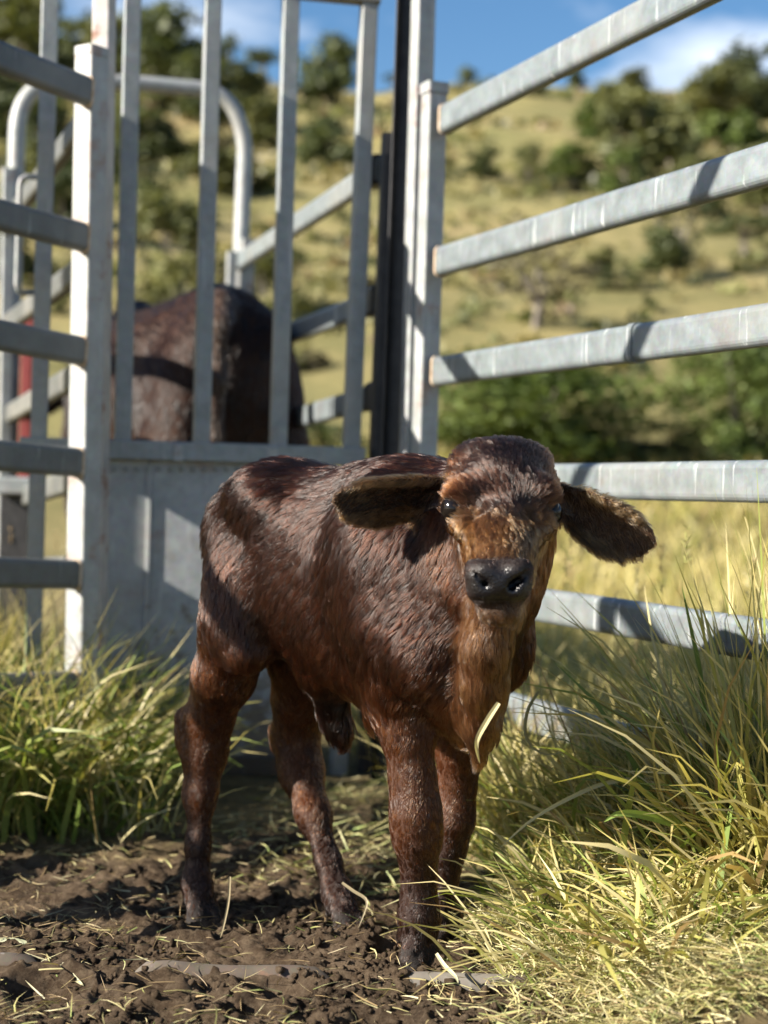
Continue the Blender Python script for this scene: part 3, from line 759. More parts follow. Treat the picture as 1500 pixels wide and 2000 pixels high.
fl.cone(P(930, 1014, 2.158), P(1030, 1014, 2.158), 0.006, 0.006, 0.014, None, carve=True)           # crease between the eyes
mc = [P(918, 1172, 2.052), P(948, 1180, 2.028), P(976, 1182, 2.022), P(1002, 1181, 2.030), P(1030, 1174, 2.054)]
for a_, b_ in zip(mc[:-1], mc[1:]): fl.cone(a_, b_, 0.0050, 0.0050, 0.004, None, carve=True)       # mouth
fl.cone(P(974, 1140, 2.016), P(974, 1172, 2.019), 0.0022, 0.0022, 0.005, None, carve=True)         # groove below the nose
EYES = []
for s_, px_, py_, dp in ((-1, 889, 995, 2.190), (1, 1070, 1002, 2.196)):
    c = A3(P(px_, py_, dp)); EYES.append((s_, c))
    fl.ell(c, (0.0175, 0.0150, 0.0175), (HX, hd, hn), 0.008, None, carve=True)
    od = HX * s_ * 0.72 + hn * 0.69
    tdir = np.cross(od, hd); tdir /= np.linalg.norm(tdir)
    for k in range(7):                                                                # lids
        a0 = math.radians(15 + 150 * k / 7); a1 = math.radians(15 + 150 * (k + 1) / 7)
        for sg_, rr_, dp_ in ((-1, 0.0042, 0.009), (1, 0.0034, 0.005)):
            q0 = c + od * dp_ + tdir * math.cos(a0) * 0.0175 + sg_ * hd * math.sin(a0) * 0.0135
            q1 = c + od * dp_ + tdir * math.cos(a1) * 0.0175 + sg_ * hd * math.sin(a1) * 0.0135
            fl.cone(q0, q1, rr_, rr_, 0.006, HEAD)
# ears
EPROF = [(0.0, -0.018, 0.018), (0.12, -0.028, 0.024), (0.35, -0.044, 0.036), (0.6, -0.050, 0.040), (0.8, -0.043, 0.034), (0.93, -0.027, 0.020), (1.0, -0.006, 0.004)]
nl = fl.leaf(P(884, 950, 2.29), P(650, 972, 2.205), (0.05, -0.62, 0.8), EPROF, -0.45, 0.0040, 0.0, 0.012, EARL)
nr = fl.leaf(P(1080, 960, 2.29), P(1281, 1064, 2.235), (-0.38, -0.10, 0.9), EPROF, 0.38, 0.0040, 0.0, 0.012, EARR)
V, Q, REG = fl.mesh()
nV = len(V)
V = smooth_field(Q, V, 2, nV)
NRM = normals(V, Q)

# colours of the coat, by body region (its own colour; ear insides also carry painted shade)
def c3(*a): return np.array(a, float)
DK, MID, WARM, GOLD, DARKLEG, BLACK = c3(.046, .0160, .0092), c3(.086, .0275, .0125), c3(.250, .080, .0240), c3(.520, .255, .100), c3(.105, .040, .022), c3(.008, .007, .008)
loc = V - CO; vf = loc @ CE; vl = loc @ CL; vz = V[:, 2]
C = np.tile(MID, (nV, 1))
def mixin(mask, col, amt=1.0):
    global C
    a_ = np.clip(mask, 0, 1)[:, None] * amt; C = C * (1 - a_) + col * a_
nzv = fbm(V[:, 0] * 9, V[:, 1] * 9, V[:, 2] * 9, 3, 3)
mixin(sstep(0.52, 0.72, vz), DK, 0.8)
mixin((REG == TORSO) * sstep(0.52, 0.38, vz), WARM, 0.7)
mixin(np.isin(REG, (LRF, LLF, LRH, LLH)) * sstep(0.50, 0.34, vz), WARM * 1.12)
mixin(np.isin(REG, (LRF, LLF)) * sstep(0.215, 0.12, vz), DARKLEG)
mixin(np.isin(REG, (LRH, LLH)) * sstep(0.17, 0.09, vz), DARKLEG)
mixin((REG == NECK).astype(float), WARM, 0.45)
mixin((REG == DEW).astype(float), GOLD * c3(.88, .8, .8), 0.85)
hp_ = (V - A3(P(980, 1000, 2.2))) @ hd                                                  # along the face
mixin((REG == HEAD).astype(float), GOLD)
hz_ = vz - (P(980, 1010, 2.16).z) + 0.010 * (fbm(V[:, 0] * 60, V[:, 1] * 60, V[:, 2] * 60, 15, 2) - 0.5) - 0.006 * np.cos(((V - A3(P(980, 1000, 2.2))) @ HX) / 0.075 * 1.6) + 0.003
mixin((REG == HEAD) * sstep(-0.008, 0.010, hz_), c3(.080, .038, .025))
mixin((REG == HEAD) * sstep(-0.008, 0.010, hz_) * sstep(0.045, 0.07, np.abs((V - A3(P(980, 1000, 2.2))) @ HX)), c3(.32, .125, .048), 0.8)
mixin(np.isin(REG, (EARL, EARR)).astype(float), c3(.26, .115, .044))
for r_, n__, sg_ in ((EARL, nl, -1), (EARR, nr, 1)): mixin((REG == r_) * sstep(0.1, 0.5, (NRM @ n__) * sg_), c3(.03, .016, .011), 0.9 if r_ == EARL else 0.35)  # dark ear insides, deepened with painted shade, mostly the left one
mixin((REG == HEAD) * (V[:, 1] < 2.13) * sstep(P(977, 1218, 2.07).z, P(977, 1204, 2.07).z, vz) * sstep(P(977, 1168, 2.05).z, P(977, 1176, 2.05).z, vz), c3(.07, .038, .024), 0.5)
mixin((REG == TAIL).astype(float), DK)
mixin((REG == NAVEL).astype(float), DK * 0.8)
C = C * (0.72 + 0.56 * nzv)[:, None]
C = smooth_field(Q, C, 14, nV)
# bare skin: nose pad, lids, hooves
nose = np.exp(-((np.abs(((V - A3(P(974, 1141, 2.025))) @ HX) / 0.0415) ** 2.6 + np.abs((vz - P(974, 1143, 2.03).z) / 0.0260) ** 3.2))) * (V[:, 1] < 2.075)
nose = np.clip(nose * 2.0 - 0.25, 0, 1) * (np.isin(REG, (MUZZLE, HEAD)))
lidm = np.zeros(nV)
for s_, c in EYES: lidm = np.maximum(lidm, sstep(0.027, 0.020, np.linalg.norm(V - c, axis=1)))
gv = ground_z(V[:, 0], V[:, 1], False)
hoof = np.zeros(nV)
for r_, zt in ((LRF, 0.036), (LLF, 0.034), (LRH, -0.002), (LLH, 0.006)): hoof = np.maximum(hoof, (REG == r_) * sstep(zt + 0.008, zt - 0.008, vz))
CS = C * 0.16
nup = sstep(P(974, 1128, 2.03).z, P(974, 1103, 2.03).z, vz)[:, None]
CS = CS * (1 - nose[:, None]) + (c3(.007, .006, .0065) * (1 - nup) + c3(.022, .017, .014) * nup) * (0.6 + 0.8 * fbm(V[:, 0] * 150, V[:, 1] * 150, V[:, 2] * 150, 18, 2))[:, None] * nose[:, None]
CS = CS * (1 - lidm[:, None]) + c3(.014, .010, .009) * lidm[:, None]
CS = CS * (1 - hoof[:, None]) + c3(.014, .010, .008) * hoof[:, None]
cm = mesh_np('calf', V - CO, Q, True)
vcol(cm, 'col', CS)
wa = cm.attributes.new('wet', 'FLOAT', 'POINT'); wa.data.foreach_set('value', np.maximum(nose, 0.15 * lidm).astype(np.float32))

def mat_skin():
    m, t, l = new_mat('calf_skin')
    a = N(t, 'ShaderNodeAttribute'); a.attribute_name = 'col'
    wt = N(t, 'ShaderNodeAttribute'); wt.attribute_name = 'wet'
    b = N(t, 'ShaderNodeBsdfPrincipled'); l(a.outputs['Color'], b.inputs['Base Color'])
    mr = N(t, 'ShaderNodeMapRange'); mr.inputs['To Min'].default_value = 0.85; mr.inputs['To Max'].default_value = 0.24; l(wt.outputs['Fac'], mr.inputs['Value'])
    l(mr.outputs['Result'], b.inputs['Roughness']); b.inputs['Specular IOR Level'].default_value = 0.4
    p = coords(t, 'Object')
    v = N(t, 'ShaderNodeTexVoronoi'); v.inputs['Scale'].default_value = 420; l(p, v.inputs['Vector'])
    hn_ = N(t, 'ShaderNodeMath'); hn_.operation = 'ADD'; l(v.outputs['Distance'], hn_.inputs[0]); l(noise(t, p, 130, 4, 0.6), hn_.inputs[1])
    l(bump(t, hn_.outputs[0], 0.7, 0.0011), b.inputs['Normal'])
    out(t, b.outputs['BSDF']); return m
calf = link('calf', cm, mat_skin()); calf.location = tuple(CO); calf.matrix_world = Matrix.Translation(Vector(CO))
tag(calf, 'young dark brown calf with big drooping ears standing in the mud', 'calf')

# eyes
def mat_eye():
    m, t, l = new_mat('calf_eye')
    b = N(t, 'ShaderNodeBsdfPrincipled'); b.inputs['Base Color'].default_value = (0.006, 0.0045, 0.004, 1)
    b.inputs['Roughness'].default_value = 0.12; b.inputs['Specular IOR Level'].default_value = 0.3
    out(t, b.outputs['BSDF']); return m
EYE_M = mat_eye()
for s_, c in EYES:
    bm = bmesh.new(); bmesh.ops.create_uvsphere(bm, u_segments=28, v_segments=18, radius=0.0202)
    me = bpy.data.meshes.new('eye'); bm.to_mesh(me); bm.free()
    for p_ in me.polygons: p_.use_smooth = True
    o = link('eye', me, EYE_M); o.parent = calf; o.location = tuple(c - CO + (HX * s_ * 0.72 + hn * 0.69) * 0.0015)

# ------------------------------------------------------------------ fur
def mat_fur(name, rough=0.18):
    m, t, l = new_mat(name)
    a = N(t, 'ShaderNodeAttribute'); a.attribute_name = 'col'
    h = N(t, 'ShaderNodeBsdfHairPrincipled'); h.model = 'CHIANG'; h.parametrization = 'COLOR'
    l(mixc(t, 1.0, a.outputs['Color'], (0.250, 0.240, 0.232), 'MULTIPLY'), h.inputs['Color'])
    h.inputs['Roughness'].default_value = rough; 
    h.inputs['Radial Roughness'].default_value = 0.42; h.inputs['Coat'].default_value = 0.0; h.inputs['IOR'].default_value = 1.42
    h.inputs['Random Roughness'].default_value = 0.3
    out(t, h.outputs['BSDF']); return m

def grow_fur(V, Q, NRM, dens, length, flow, col, n, rad, lift, clump, seed, npt=6, wave=0.25, clump_n=None, cvar=1.3):
    """hair strands on a surface: returns positions (n,npt,3), radii, colours"""
    rg = np.random.default_rng(seed)
    T = np.concatenate([Q[:, [0, 1, 2]], Q[:, [0, 2, 3]]])
    ar = np.linalg.norm(np.cross(V[T[:, 1]] - V[T[:, 0]], V[T[:, 2]] - V[T[:, 0]]), axis=1) * dens[T].mean(1)
    pick = rg.choice(len(T), n, p=ar / ar.sum())
    r1, r2 = np.sqrt(rg.random(n)), rg.random(n)
    bc = np.stack([1 - r1, r1 * (1 - r2), r1 * r2], 1)
    def ip(Aa): return (Aa[T[pick]] * bc[..., None]).sum(1)
    p = ip(V); nn = ip(NRM); nn /= np.linalg.norm(nn, axis=1, keepdims=True) + 1e-9
    fd = ip(flow)
    sc_ = 11.0
    jit = np.stack([fbm(p[:, 0] * sc_, p[:, 1] * sc_, p[:, 2] * sc_, 101 + k, 3) - 0.5 for k in range(3)], 1)
    fd = fd + jit * 1.7 * wave * 4 + rg.normal(0, 0.10, (n, 3))
    fd -= nn * (fd * nn).sum(1, keepdims=True); fd /= np.linalg.norm(fd, axis=1, keepdims=True) + 1e-9
    ln = ip(length[:, None])[:, 0] * rg.uniform(0.65, 1.2, n)
    lf = (ip(lift[:, None])[:, 0] if isinstance(lift, np.ndarray) else lift) * rg.uniform(0.7, 1.3, n) * (0.5 + 1.0 * vnoise(p[:, 0] * 70, p[:, 1] * 70, p[:, 2] * 70, 5))
    side = np.cross(nn, fd)
    ts = np.linspace(0, 1, npt)
    ph = rg.uniform(-1, 1, n) * 0.6 + 6.0 * fbm(p[:, 0] * 26, p[:, 1] * 26, p[:, 2] * 26, 131, 2)
    pts = np.zeros((n, npt, 3))
    for k, t in enumerate(ts):
        up = lf * (t - 0.55 * t * t)
        sw = 0.10 * np.sin(ph + t * 4.0) * t
        pts[:, k] = p + ln[:, None] * (fd * (t * np.sqrt(np.maximum(1 - (lf * 0.5) ** 2, 0.3)))[:, None] + nn * up[:, None] + side * sw[:, None])
    # locks: pull the ends of neighbouring strands together
    ng = clump_n or n // 14
    g = rg.choice(n, ng, replace=False)
    kd = KDTree(ng)
    for i, gi in enumerate(g): kd.insert(p[gi], i)
    kd.balance()
    own = np.array([kd.find(q)[1] for q in p]); gi = g[own]
    amt = clump * (0.6 + 0.4 * rg.random(n))
    for k, t in enumerate(ts):
        a_ = (amt * t ** 1.2)[:, None]
        target = pts[gi, k] + (p - p[gi]) * 0.25
        pts[:, k] = pts[:, k] * (1 - a_) + target * a_
    cc = ip(col) * rg.uniform(0.75, 1.3, (n, 1)) * (1 - cvar / 2 + cvar * rg.random((ng, 1)))[own]
    return pts.astype(np.float32), ln, cc
def hair_object(name, pts, rad, cc, mat, parent, off):
    n, k, _ = pts.shape
    hc = bpy.data.hair_curves.new(name)
    hc.add_curves([k] * n)
    hc.attributes['position'].data.foreach_set('vector', np.ascontiguousarray((pts - np.asarray(off, np.float32)).reshape(-1, 3), np.float32).ravel())
    ra = hc.attributes.get('radius') or hc.attributes.new('radius', 'FLOAT', 'POINT')
    tp = np.linspace(1, 0.25, k)[None, :] * np.asarray(rad).reshape(-1, 1) * np.ones((n, 1))
    ra.data.foreach_set('value', tp.astype(np.float32).ravel())
    ca = hc.attributes.new('col', 'FLOAT_COLOR', 'CURVE')
    C4 = np.ones((n, 4), np.float32); C4[:, :3] = cc; ca.data.foreach_set('color', C4.ravel())
    o = bpy.data.objects.new(name, hc); COL.objects.link(o); hc.materials.append(mat)
    if parent: o.parent = parent
    return o

FLOW = np.tile(-0.55 * CE + np.array([0, 0, -0.85]), (nV, 1))
up_w = sstep(0.64, 0.76, vz)[:, None]
FLOW = FLOW * (1 - up_w) + up_w * (-CE * 1.0 + CL * np.sign(vl)[:, None] * 0.5 + np.array([0, 0, -0.35]))
LEN = np.full(nV, 0.027)
LEN += 0.010 * (REG == TORSO) * sstep(0.45, 0.38, vz)
for r_ in (LRF, LLF, LRH, LLH):
    m_ = REG == r_
    FLOW[m_] = np.array([0, 0.12, -1.0])
    LEN[m_] = 0.020 - 0.0125 * sstep(0.44, 0.32, vz[m_])
m_ = REG == NECK; FLOW[m_] = np.array([-0.35, 0.25, -0.9]); LEN[m_] = 0.026
m_ = REG == DEW; FLOW[m_] = np.array([0.0, 0.15, -1.0]); LEN[m_] = 0.024
m_ = REG == TAIL; FLOW[m_] = np.array([0, 0.1, -1.0]); LEN[m_] = 0.022
m_ = REG == NAVEL; FLOW[m_] = np.array([0, 0, -1.0])
m_ = REG == HEAD
hq = V - A3(P(982, 1010, 2.16)); hxq = hq @ HX
fan = np.outer(hxq / 0.06, HX)
FLOW[m_] = (np.where(hz_[:, None] > 0.0, -hd + fan * 0.8, hd * 1.0 + fan * 0.8))[m_]
LEN[m_] = (0.0135 + 0.009 * sstep(0.0, -0.06, hp_) - 0.004 * sstep(0.06, 0.12, hp_))[m_]
m_ = (REG == HEAD) & (vz < P(977, 1178, 2.07).z); LEN[m_] = 0.011; FLOW[m_] = np.array([0, -0.2, -1.0])
m_ = REG == MUZZLE; LEN[m_] = 0.004; FLOW[m_] = hd
for r_, sgn in ((EARL, -1), (EARR, 1)):
    m_ = REG == r_; b0, b1 = fl.bone[r_][0]
    u_ = (b1 - b0) / np.linalg.norm(b1 - b0)
    FLOW[m_] = u_ * 1.0 + np.array([0, 0, -0.5]); LEN[m_] = 0.0075
FLOW = smooth_field(Q, FLOW, 10, nV); LEN = smooth_field(Q, LEN[:, None], 8, nV)[:, 0]
DENS = np.ones(nV)
DENS[REG == HEAD] = 3.4
DENS[np.isin(REG, (EARL, EARR))] = 1.5
DENS[np.isin(REG, (LRF, LLF, LRH, LLH))] = 1.35
DENS = DENS * (1 - np.clip(nose * 1.3, 0, 1)) * (1 - lidm) * (1 - 0.55 * hoof)
DENS = DENS * np.where(vz < -0.02, 0.2, 1)
FUR = mat_fur('calf_coat')
LIFT = np.full(nV, 0.27); LIFT[np.isin(REG, (LRF, LLF, LRH, LLH)) & (vz < 0.34)] = 0.22; LIFT[REG == HEAD] = 0.38; LIFT = smooth_field(Q, LIFT[:, None], 8, nV)[:, 0]
pts, ln, cc = grow_fur(V, Q, NRM, DENS, LEN, FLOW, C, 280000, 0.0004, LIFT, 0.85, 11, wave=0.20, clump_n=15000)
fur = hair_object('fur', pts, 0.00034, cc, FUR, calf, CO)
# long fringe on ear rims, inside of the ears, chin whiskers
rim = np.zeros(nV)
for r_ in (EARL, EARR):
    m_ = REG == r_; b0, b1 = fl.bone[r_][0]; u_ = (b1 - b0) / np.linalg.norm(b1 - b0)
    dd_ = V - b0; bb = dd_ - np.outer(dd_ @ u_, u_)
    rim = np.maximum(rim, m_ * sstep(0.022, 0.034, np.linalg.norm(bb, axis=1)))
rim = rim + 0.06 * np.isin(REG, (EARL, EARR)) * (NRM[:, 1] < -0.2)
FL2 = FLOW * 0.7 + NRM * 0.8
pts, ln, cc = grow_fur(V, Q, NRM, rim + 1e-6, np.full(nV, 0.014), FL2, C * 0 + c3(.55, .30, .12), 12000, .0003, 0.7, 0.45, 12, wave=0.3)  # golden hair, its colour lightened so the rim looks sunlit
hair_object('ear_fringe', pts, 0.00030, cc, FUR, calf, CO)
wm = ((REG == HEAD) | (REG == MUZZLE)) * (vz < P(977, 1165, 2.07).z) * (V[:, 1] < 2.12) * 1.0
pts, ln, cc = grow_fur(V, Q, NRM, wm + 1e-7, np.full(nV, 0.017), NRM + np.array([0, 0, -0.6]), C * 0 + c3(.09, .06, .045), 170, .0002, 1.0, 0.0, 13, wave=0.3)
hair_object('whiskers', pts, 0.00022, cc, FUR, calf, CO)
# lashes over the eyes
lp_ = []
for s_, c in EYES:
    od = HX * s_ * 0.72 + hn * 0.69; tdir = np.cross(od, hd); tdir /= np.linalg.norm(tdir)
    for k in range(60):
        a0 = math.radians(random.uniform(15, 165))
        q = c + od * 0.012 + tdir * math.cos(a0) * 0.018 - hd * math.sin(a0) * 0.014
        e_ = od * 0.8 - hd * 0.3 + tdir * math.cos(a0) * 0.7 + RNG.normal(0, .15, 3)
        lp_.append([q + e_ * 0.018 * t + np.array([0, 0, -0.006 * t * t]) for t in np.linspace(0, 1, 6)])
lp_ = np.array(lp_, np.float32)
hair_object('eyelashes', lp_, 0.0003, np.tile(c3(.02, .014, .012), (len(lp_), 1)), FUR, calf, CO)

# ---------------------------------------------------------------- the mother cow in the race
WE = np.array([-0.44, 0.898, 0.0]); WE /= np.linalg.norm(WE); WL = np.array([-WE[1], WE[0], 0.0])
WO = A3(P(440, 900, 5.02)); WO[2] = gz(WO[0], WO[1]); WO = WO + WE * 0.62
def ww(f, l, z): return WO + WE * f + WL * l + np.array([0, 0, z])
co = Flesh((-1.75, 4.4, -0.15), (0.15, 7.5, 1.65), 0.016)
co.barrel(WO, WE, [(-0.80, 1.08, 0.05, 0.08, 0), (-0.77, 1.06, 0.15, 0.22, 0), (-0.68, 1.05, 0.215, 0.30, 0), (-0.5, 1.05, 0.25, 0.335, 0), (-0.3, 1.02, 0.27, 0.35, 0), (0.0, 0.98, 0.31, 0.38, 0),
                   (0.3, 0.98, 0.29, 0.38, 0), (0.5, 1.0, 0.25, 0.35, 0), (0.65, 1.02, 0.18, 0.27, 0), (0.72, 1.02, 0.06, 0.1, 0)], 0.05, 0, 1.75)
for s_ in (-1, 1):
    co.ell(ww(-0.40, 0.20 * s_, 1.25), (0.09, 0.055, 0.05), (WE, WL, (0, 0, 1)), 0.08, 0)
    co.ell(ww(-0.70, 0.11 * s_, 1.22), (0.08, 0.05, 0.06), (WE, WL, (0, 0, 1)), 0.10, 0)
    co.ell(ww(-0.60, 0.165 * s_, 0.88), (0.17, 0.105, 0.27), (WE, WL, (0, 0, 1)), 0.10, 0)
    co.chain([(ww(-0.60, 0.16 * s_, 0.85), 0.13), (ww(-0.66, 0.16 * s_, 0.55), 0.075), (ww(-0.70, 0.16 * s_, 0.42), 0.055), (ww(-0.64, 0.16 * s_, 0.15), 0.04), (ww(-0.62, 0.16 * s_, 0.02), 0.055)], 0.05, 1)
    co.chain([(ww(0.45, 0.15 * s_, 0.8), 0.12), (ww(0.45, 0.15 * s_, 0.45), 0.065), (ww(0.45, 0.15 * s_, 0.1), 0.04), (ww(0.45, 0.15 * s_, 0.02), 0.055)], 0.05, 1)
co.ell(ww(0.42, 0, 1.33), (0.14, 0.08, 0.12), (WE, WL, (0, 0, 1)), 0.08, 0)                       # hump
co.chain([(ww(0.55, 0, 1.1), 0.20), (ww(0.85, 0, 1.1), 0.13), (ww(1.0, 0, 1.12), 0.11), (ww(1.22, 0, 0.92), 0.075)], 0.08, 2)
for s_ in (-1, 1): co.leaf(ww(1.0, 0.09 * s_, 1.14), ww(0.98, 0.34 * s_, 1.0), (0, 0, 1), [(0, -.03, .03), (.4, -.06, .05), (.8, -.045, .04), (1, -.005, .005)], 0.0, 0.018, 0, 0.02, 2)
co.chain([(A3(P(431, 592, 4.86)), 0.050), (A3(P(428, 640, 4.74)), 0.042), (A3(P(424, 740, 4.71)), 0.034), (A3(P(420, 860, 4.71)), 0.028), (A3(P(418, 1000, 4.79)), 0.030), (A3(P(417, 1120, 4.79)), 0.02)], 0.04, 3)
co.cone(A3(P(462, 660, 4.76)), A3(P(470, 900, 4.74)), 0.035, 0.045, 0.04, None, carve=True); co.cone(A3(P(396, 660, 4.79)), A3(P(385, 900, 4.77)), 0.03, 0.045, 0.04, None, carve=True)
CV, CQ, CR = co.mesh(); CV = smooth_field(CQ, CV, 3, len(CV))
wm_ = mesh_np('cow', CV - WO, CQ, True)
wn = fbm(CV[:, 0] * 4, CV[:, 1] * 4, CV[:, 2] * 4, 9, 4)
WC = np.tile(c3(.020, .0088, .0056), (len(CV), 1)) * (0.55 + 0.9 * wn)[:, None]
wz = sstep(1.0, 0.75, CV[:, 2])[:, None]; WC = WC * (1 - wz) + c3(.030, .013, .007) * wz
WC[CR == 3] = c3(.070, .048, .036)  # tail paler: the light it catches is put into its colour
vcol(wm_, 'col', WC)
def mat_cow():
    m, t, l = new_mat('cow_coat')
    a = N(t, 'ShaderNodeAttribute'); a.attribute_name = 'col'
    b = N(t, 'ShaderNodeBsdfPrincipled'); b.inputs['Roughness'].default_value = 0.6; b.inputs['Specular IOR Level'].default_value = 0.12
    p = coords(t, 'Object', (90, 90, 14)); n = noise(t, p, 1.0, 4, 0.6)
    l(mixc(t, ramp(t, n, [(0.35, 0.0), (0.7, 0.5)]), a.outputs['Color'], (0.060, 0.028, 0.017)), b.inputs['Base Color'])
    l(bump(t, n, 0.5, 0.006), b.inputs['Normal'])
    b.inputs['Sheen Weight'].default_value = 0.0
    out(t, b.outputs['BSDF']); return m
WN = normals(CV, CQ)
WFL = np.tile(np.array([0.1, -0.25, -1.0]), (len(CV), 1)); WFL[CV[:, 2] > 1.2] = -WE * 0.8 + np.array([0, 0, -0.5])
cow = link('cow', wm_, mat_cow()); cow.location = tuple(WO)
tag(cow, 'dark brown cow seen from behind, standing in the race', 'cow')

pts, ln, cc = grow_fur(CV, CQ, WN, np.ones(len(CV)), np.full(len(CV), 0.030), WFL, WC * 0.8, 60000, .0006, 0.22, 0.7, 21, npt=4, wave=0.12, clump_n=14000, cvar=0.5)
hair_object('fur', pts, 0.0011, cc, mat_fur('cow_coat_hair', 0.22), cow, WO)
# ------------------------------------------------------------------ trees and shrubs on the hillside
def mat_leaf(name, c1, c2):
    m, t, l = new_mat(name)
    a = N(t, 'ShaderNodeAttribute'); a.attribute_name = 'tone'
    c = mixc(t, a.outputs['Fac'], c1, c2)
    b = N(t, 'ShaderNodeBsdfPrincipled'); l(c, b.inputs['Base Color']); b.inputs['Roughness'].default_value = 0.55
    b.inputs['Specular IOR Level'].default_value = 0.3
    tr = N(t, 'ShaderNodeBsdfTranslucent'); l(mixc(t, 1.0, c, (1.0, 1.0, 0.5), 'MULTIPLY'), tr.inputs['Color'])
    ms = N(t, 'ShaderNodeMixShader'); ms.inputs['Fac'].default_value = 0.28
    l(b.outputs['BSDF'], ms.inputs[1]); l(tr.outputs['BSDF'], ms.inputs[2]); out(t, ms.outputs['Shader']); return m
LEAF = {'dark': mat_leaf('dark_leaf', (0.050, 0.064, 0.026), (0.125, 0.145, 0.056)),
        'olive': mat_leaf('olive_leaf', (0.072, 0.084, 0.028), (0.185, 0.185, 0.066)),
        'pale': mat_leaf('pale_leaf', (0.085, 0.10, 0.040), (0.21, 0.215, 0.085)),
        'green': mat_leaf('green_leaf', (0.050, 0.080, 0.018), (0.145, 0.185, 0.046)),
        'grey': mat_leaf('grey_leaf', (0.085, 0.078, 0.045), (0.20, 0.175, 0.10))}
BARK = mat_plain('bark', (0.10, 0.08, 0.06), (0.26, 0.23, 0.19), 3.0, 0.9)
def crown_mesh(name, seed, nleaf, leaf, nblob, low, flat, spread, scatter=0.22):
    """unit crown: width about 2, height 0..2, leaf-clump faces spread through uneven lobes"""
    rg = np.random.default_rng(seed)
    bc = []
    for k in range(nblob):
        a = rg.uniform(0, 2 * math.pi); r = spread * math.sqrt(rg.random()); zz = rg.uniform(low, 1.0)
        bc.append((r * math.cos(a), r * math.sin(a), 2 * (low + (zz - low) * (1 - 0.35 * r * r)), rg.uniform(0.20, 0.42) * (1.1 - 0.3 * r)))
    bc = np.array(bc)
    ow_ = rg.choice(nblob, nleaf, p=bc[:, 3] ** 2 / (bc[:, 3] ** 2).sum())
    d = rg.normal(size=(nleaf, 3)); d /= np.linalg.norm(d, axis=1, keepdims=True)
    rr_ = bc[ow_, 3] * rg.uniform(0.45, 1.12, nleaf) ** 0.7 * (1 + rg.normal(0, scatter, nleaf))
    c = bc[ow_, :3] + d * rr_[:, None] * np.array([1, 1, flat])
    c[:, 2] = np.maximum(c[:, 2], 0.03)
    nrm = d * 0.6 + rg.normal(0, 0.6, (nleaf, 3)) + np.array([0, 0, 0.3]); nrm /= np.linalg.norm(nrm, axis=1, keepdims=True)
    u = np.cross(nrm, rg.normal(size=(nleaf, 3))); u /= np.linalg.norm(u, axis=1, keepdims=True); v = np.cross(nrm, u)
    sz = leaf * rg.uniform(0.5, 1.3, nleaf)[:, None]
    V_ = np.stack([c - u * sz, c - v * sz * 0.55, c + u * sz, c + v * sz * 0.55], 1).reshape(-1, 3)
    me = mesh_np(name, V_, np.arange(nleaf * 4).reshape(-1, 4))
    tone = np.clip(0.45 + 0.25 * rg.normal(size=nblob)[ow_] + 0.18 * rg.normal(size=nleaf), 0, 1)
    at = me.attributes.new('tone', 'FLOAT', 'POINT'); at.data.foreach_set('value', np.repeat(tone, 4).astype(np.float32))
    return me, bc
def trunk_mesh(name, bc, seed, top):
    rg = random.Random(seed); V_, F_ = [], []
    def limb(pts, rads, sides=6):
        b0 = len(V_)
        for p, r in zip(pts, rads):
            for k in range(sides):
                a = 2 * math.pi * k / sides; V_.append((p[0] + r * math.cos(a), p[1] + r * math.sin(a), p[2]))
        for i in range(len(pts) - 1):
            for k in range(sides):
                j = (k + 1) % sides; F_.append((b0 + i * sides + k, b0 + i * sides + j, b0 + (i + 1) * sides + j, b0 + (i + 1) * sides + k))
    m = (rg.uniform(-.06, .06), rg.uniform(-.06, .06))
    limb([(0, 0, -0.25), (m[0] * .5, m[1] * .5, top * .5), (m[0], m[1], top), (m[0] * 1.5, m[1] * 1.5, top + .5)], [0.085, 0.065, 0.05, 0.02])
    for b in bc[:7]:
        limb([(m[0] * .7, m[1] * .7, top * .75), ((b[0] + m[0]) * .5, (b[1] + m[1]) * .5, (top + b[2]) * .5 + .05), (b[0], b[1], b[2])], [0.035, 0.024, 0.008], 5)
    me = bpy.data.meshes.new(name); me.from_pydata(V_, [], F_); me.update(); return me
PROTO = {}
def proto(kind, shape, var):
    key = (kind, shape, var)
    if key not in PROTO:
        sd = sum(map(ord, kind + shape)) * 7 + var
        prm = {'round': (1500, 0.11, 16, 0.22, 0.8, 0.62), 'tall': (1300, 0.085, 15, 0.25, 0.9, 0.55), 'flat': (1000, 0.08, 12, 0.62, 0.45, 0.72),
               'bush': (1500, 0.10, 18, 0.06, 0.8, 0.68), 'sparse': (650, 0.075, 14, 0.32, 0.8, 0.68), 'near': (11000, 0.045, 40, 0.04, 0.85, 0.72)}[shape]
        cm_, bc = crown_mesh('crown', sd, *prm)
        cm_.materials.append(LEAF[kind])
        tm = trunk_mesh('trunk', bc, sd, {'flat': 1.1, 'bush': 0.15, 'near': 0.1}.get(shape, 0.5)); tm.materials.append(BARK)
        PROTO[key] = (cm_, tm)
    return PROTO[key]
def hit_hill(px, py):
    k = ray(px, py); ys = np.arange(12, 128, 0.25)
    zz = EYE.z + k.z * ys; g = ground_z(k.x * ys, ys, False)
    h = np.nonzero(g > zz)[0]
    y = ys[h[0]] if len(h) else 123.0
    return Vector((k.x * y, y, gz(k.x * y, y)))
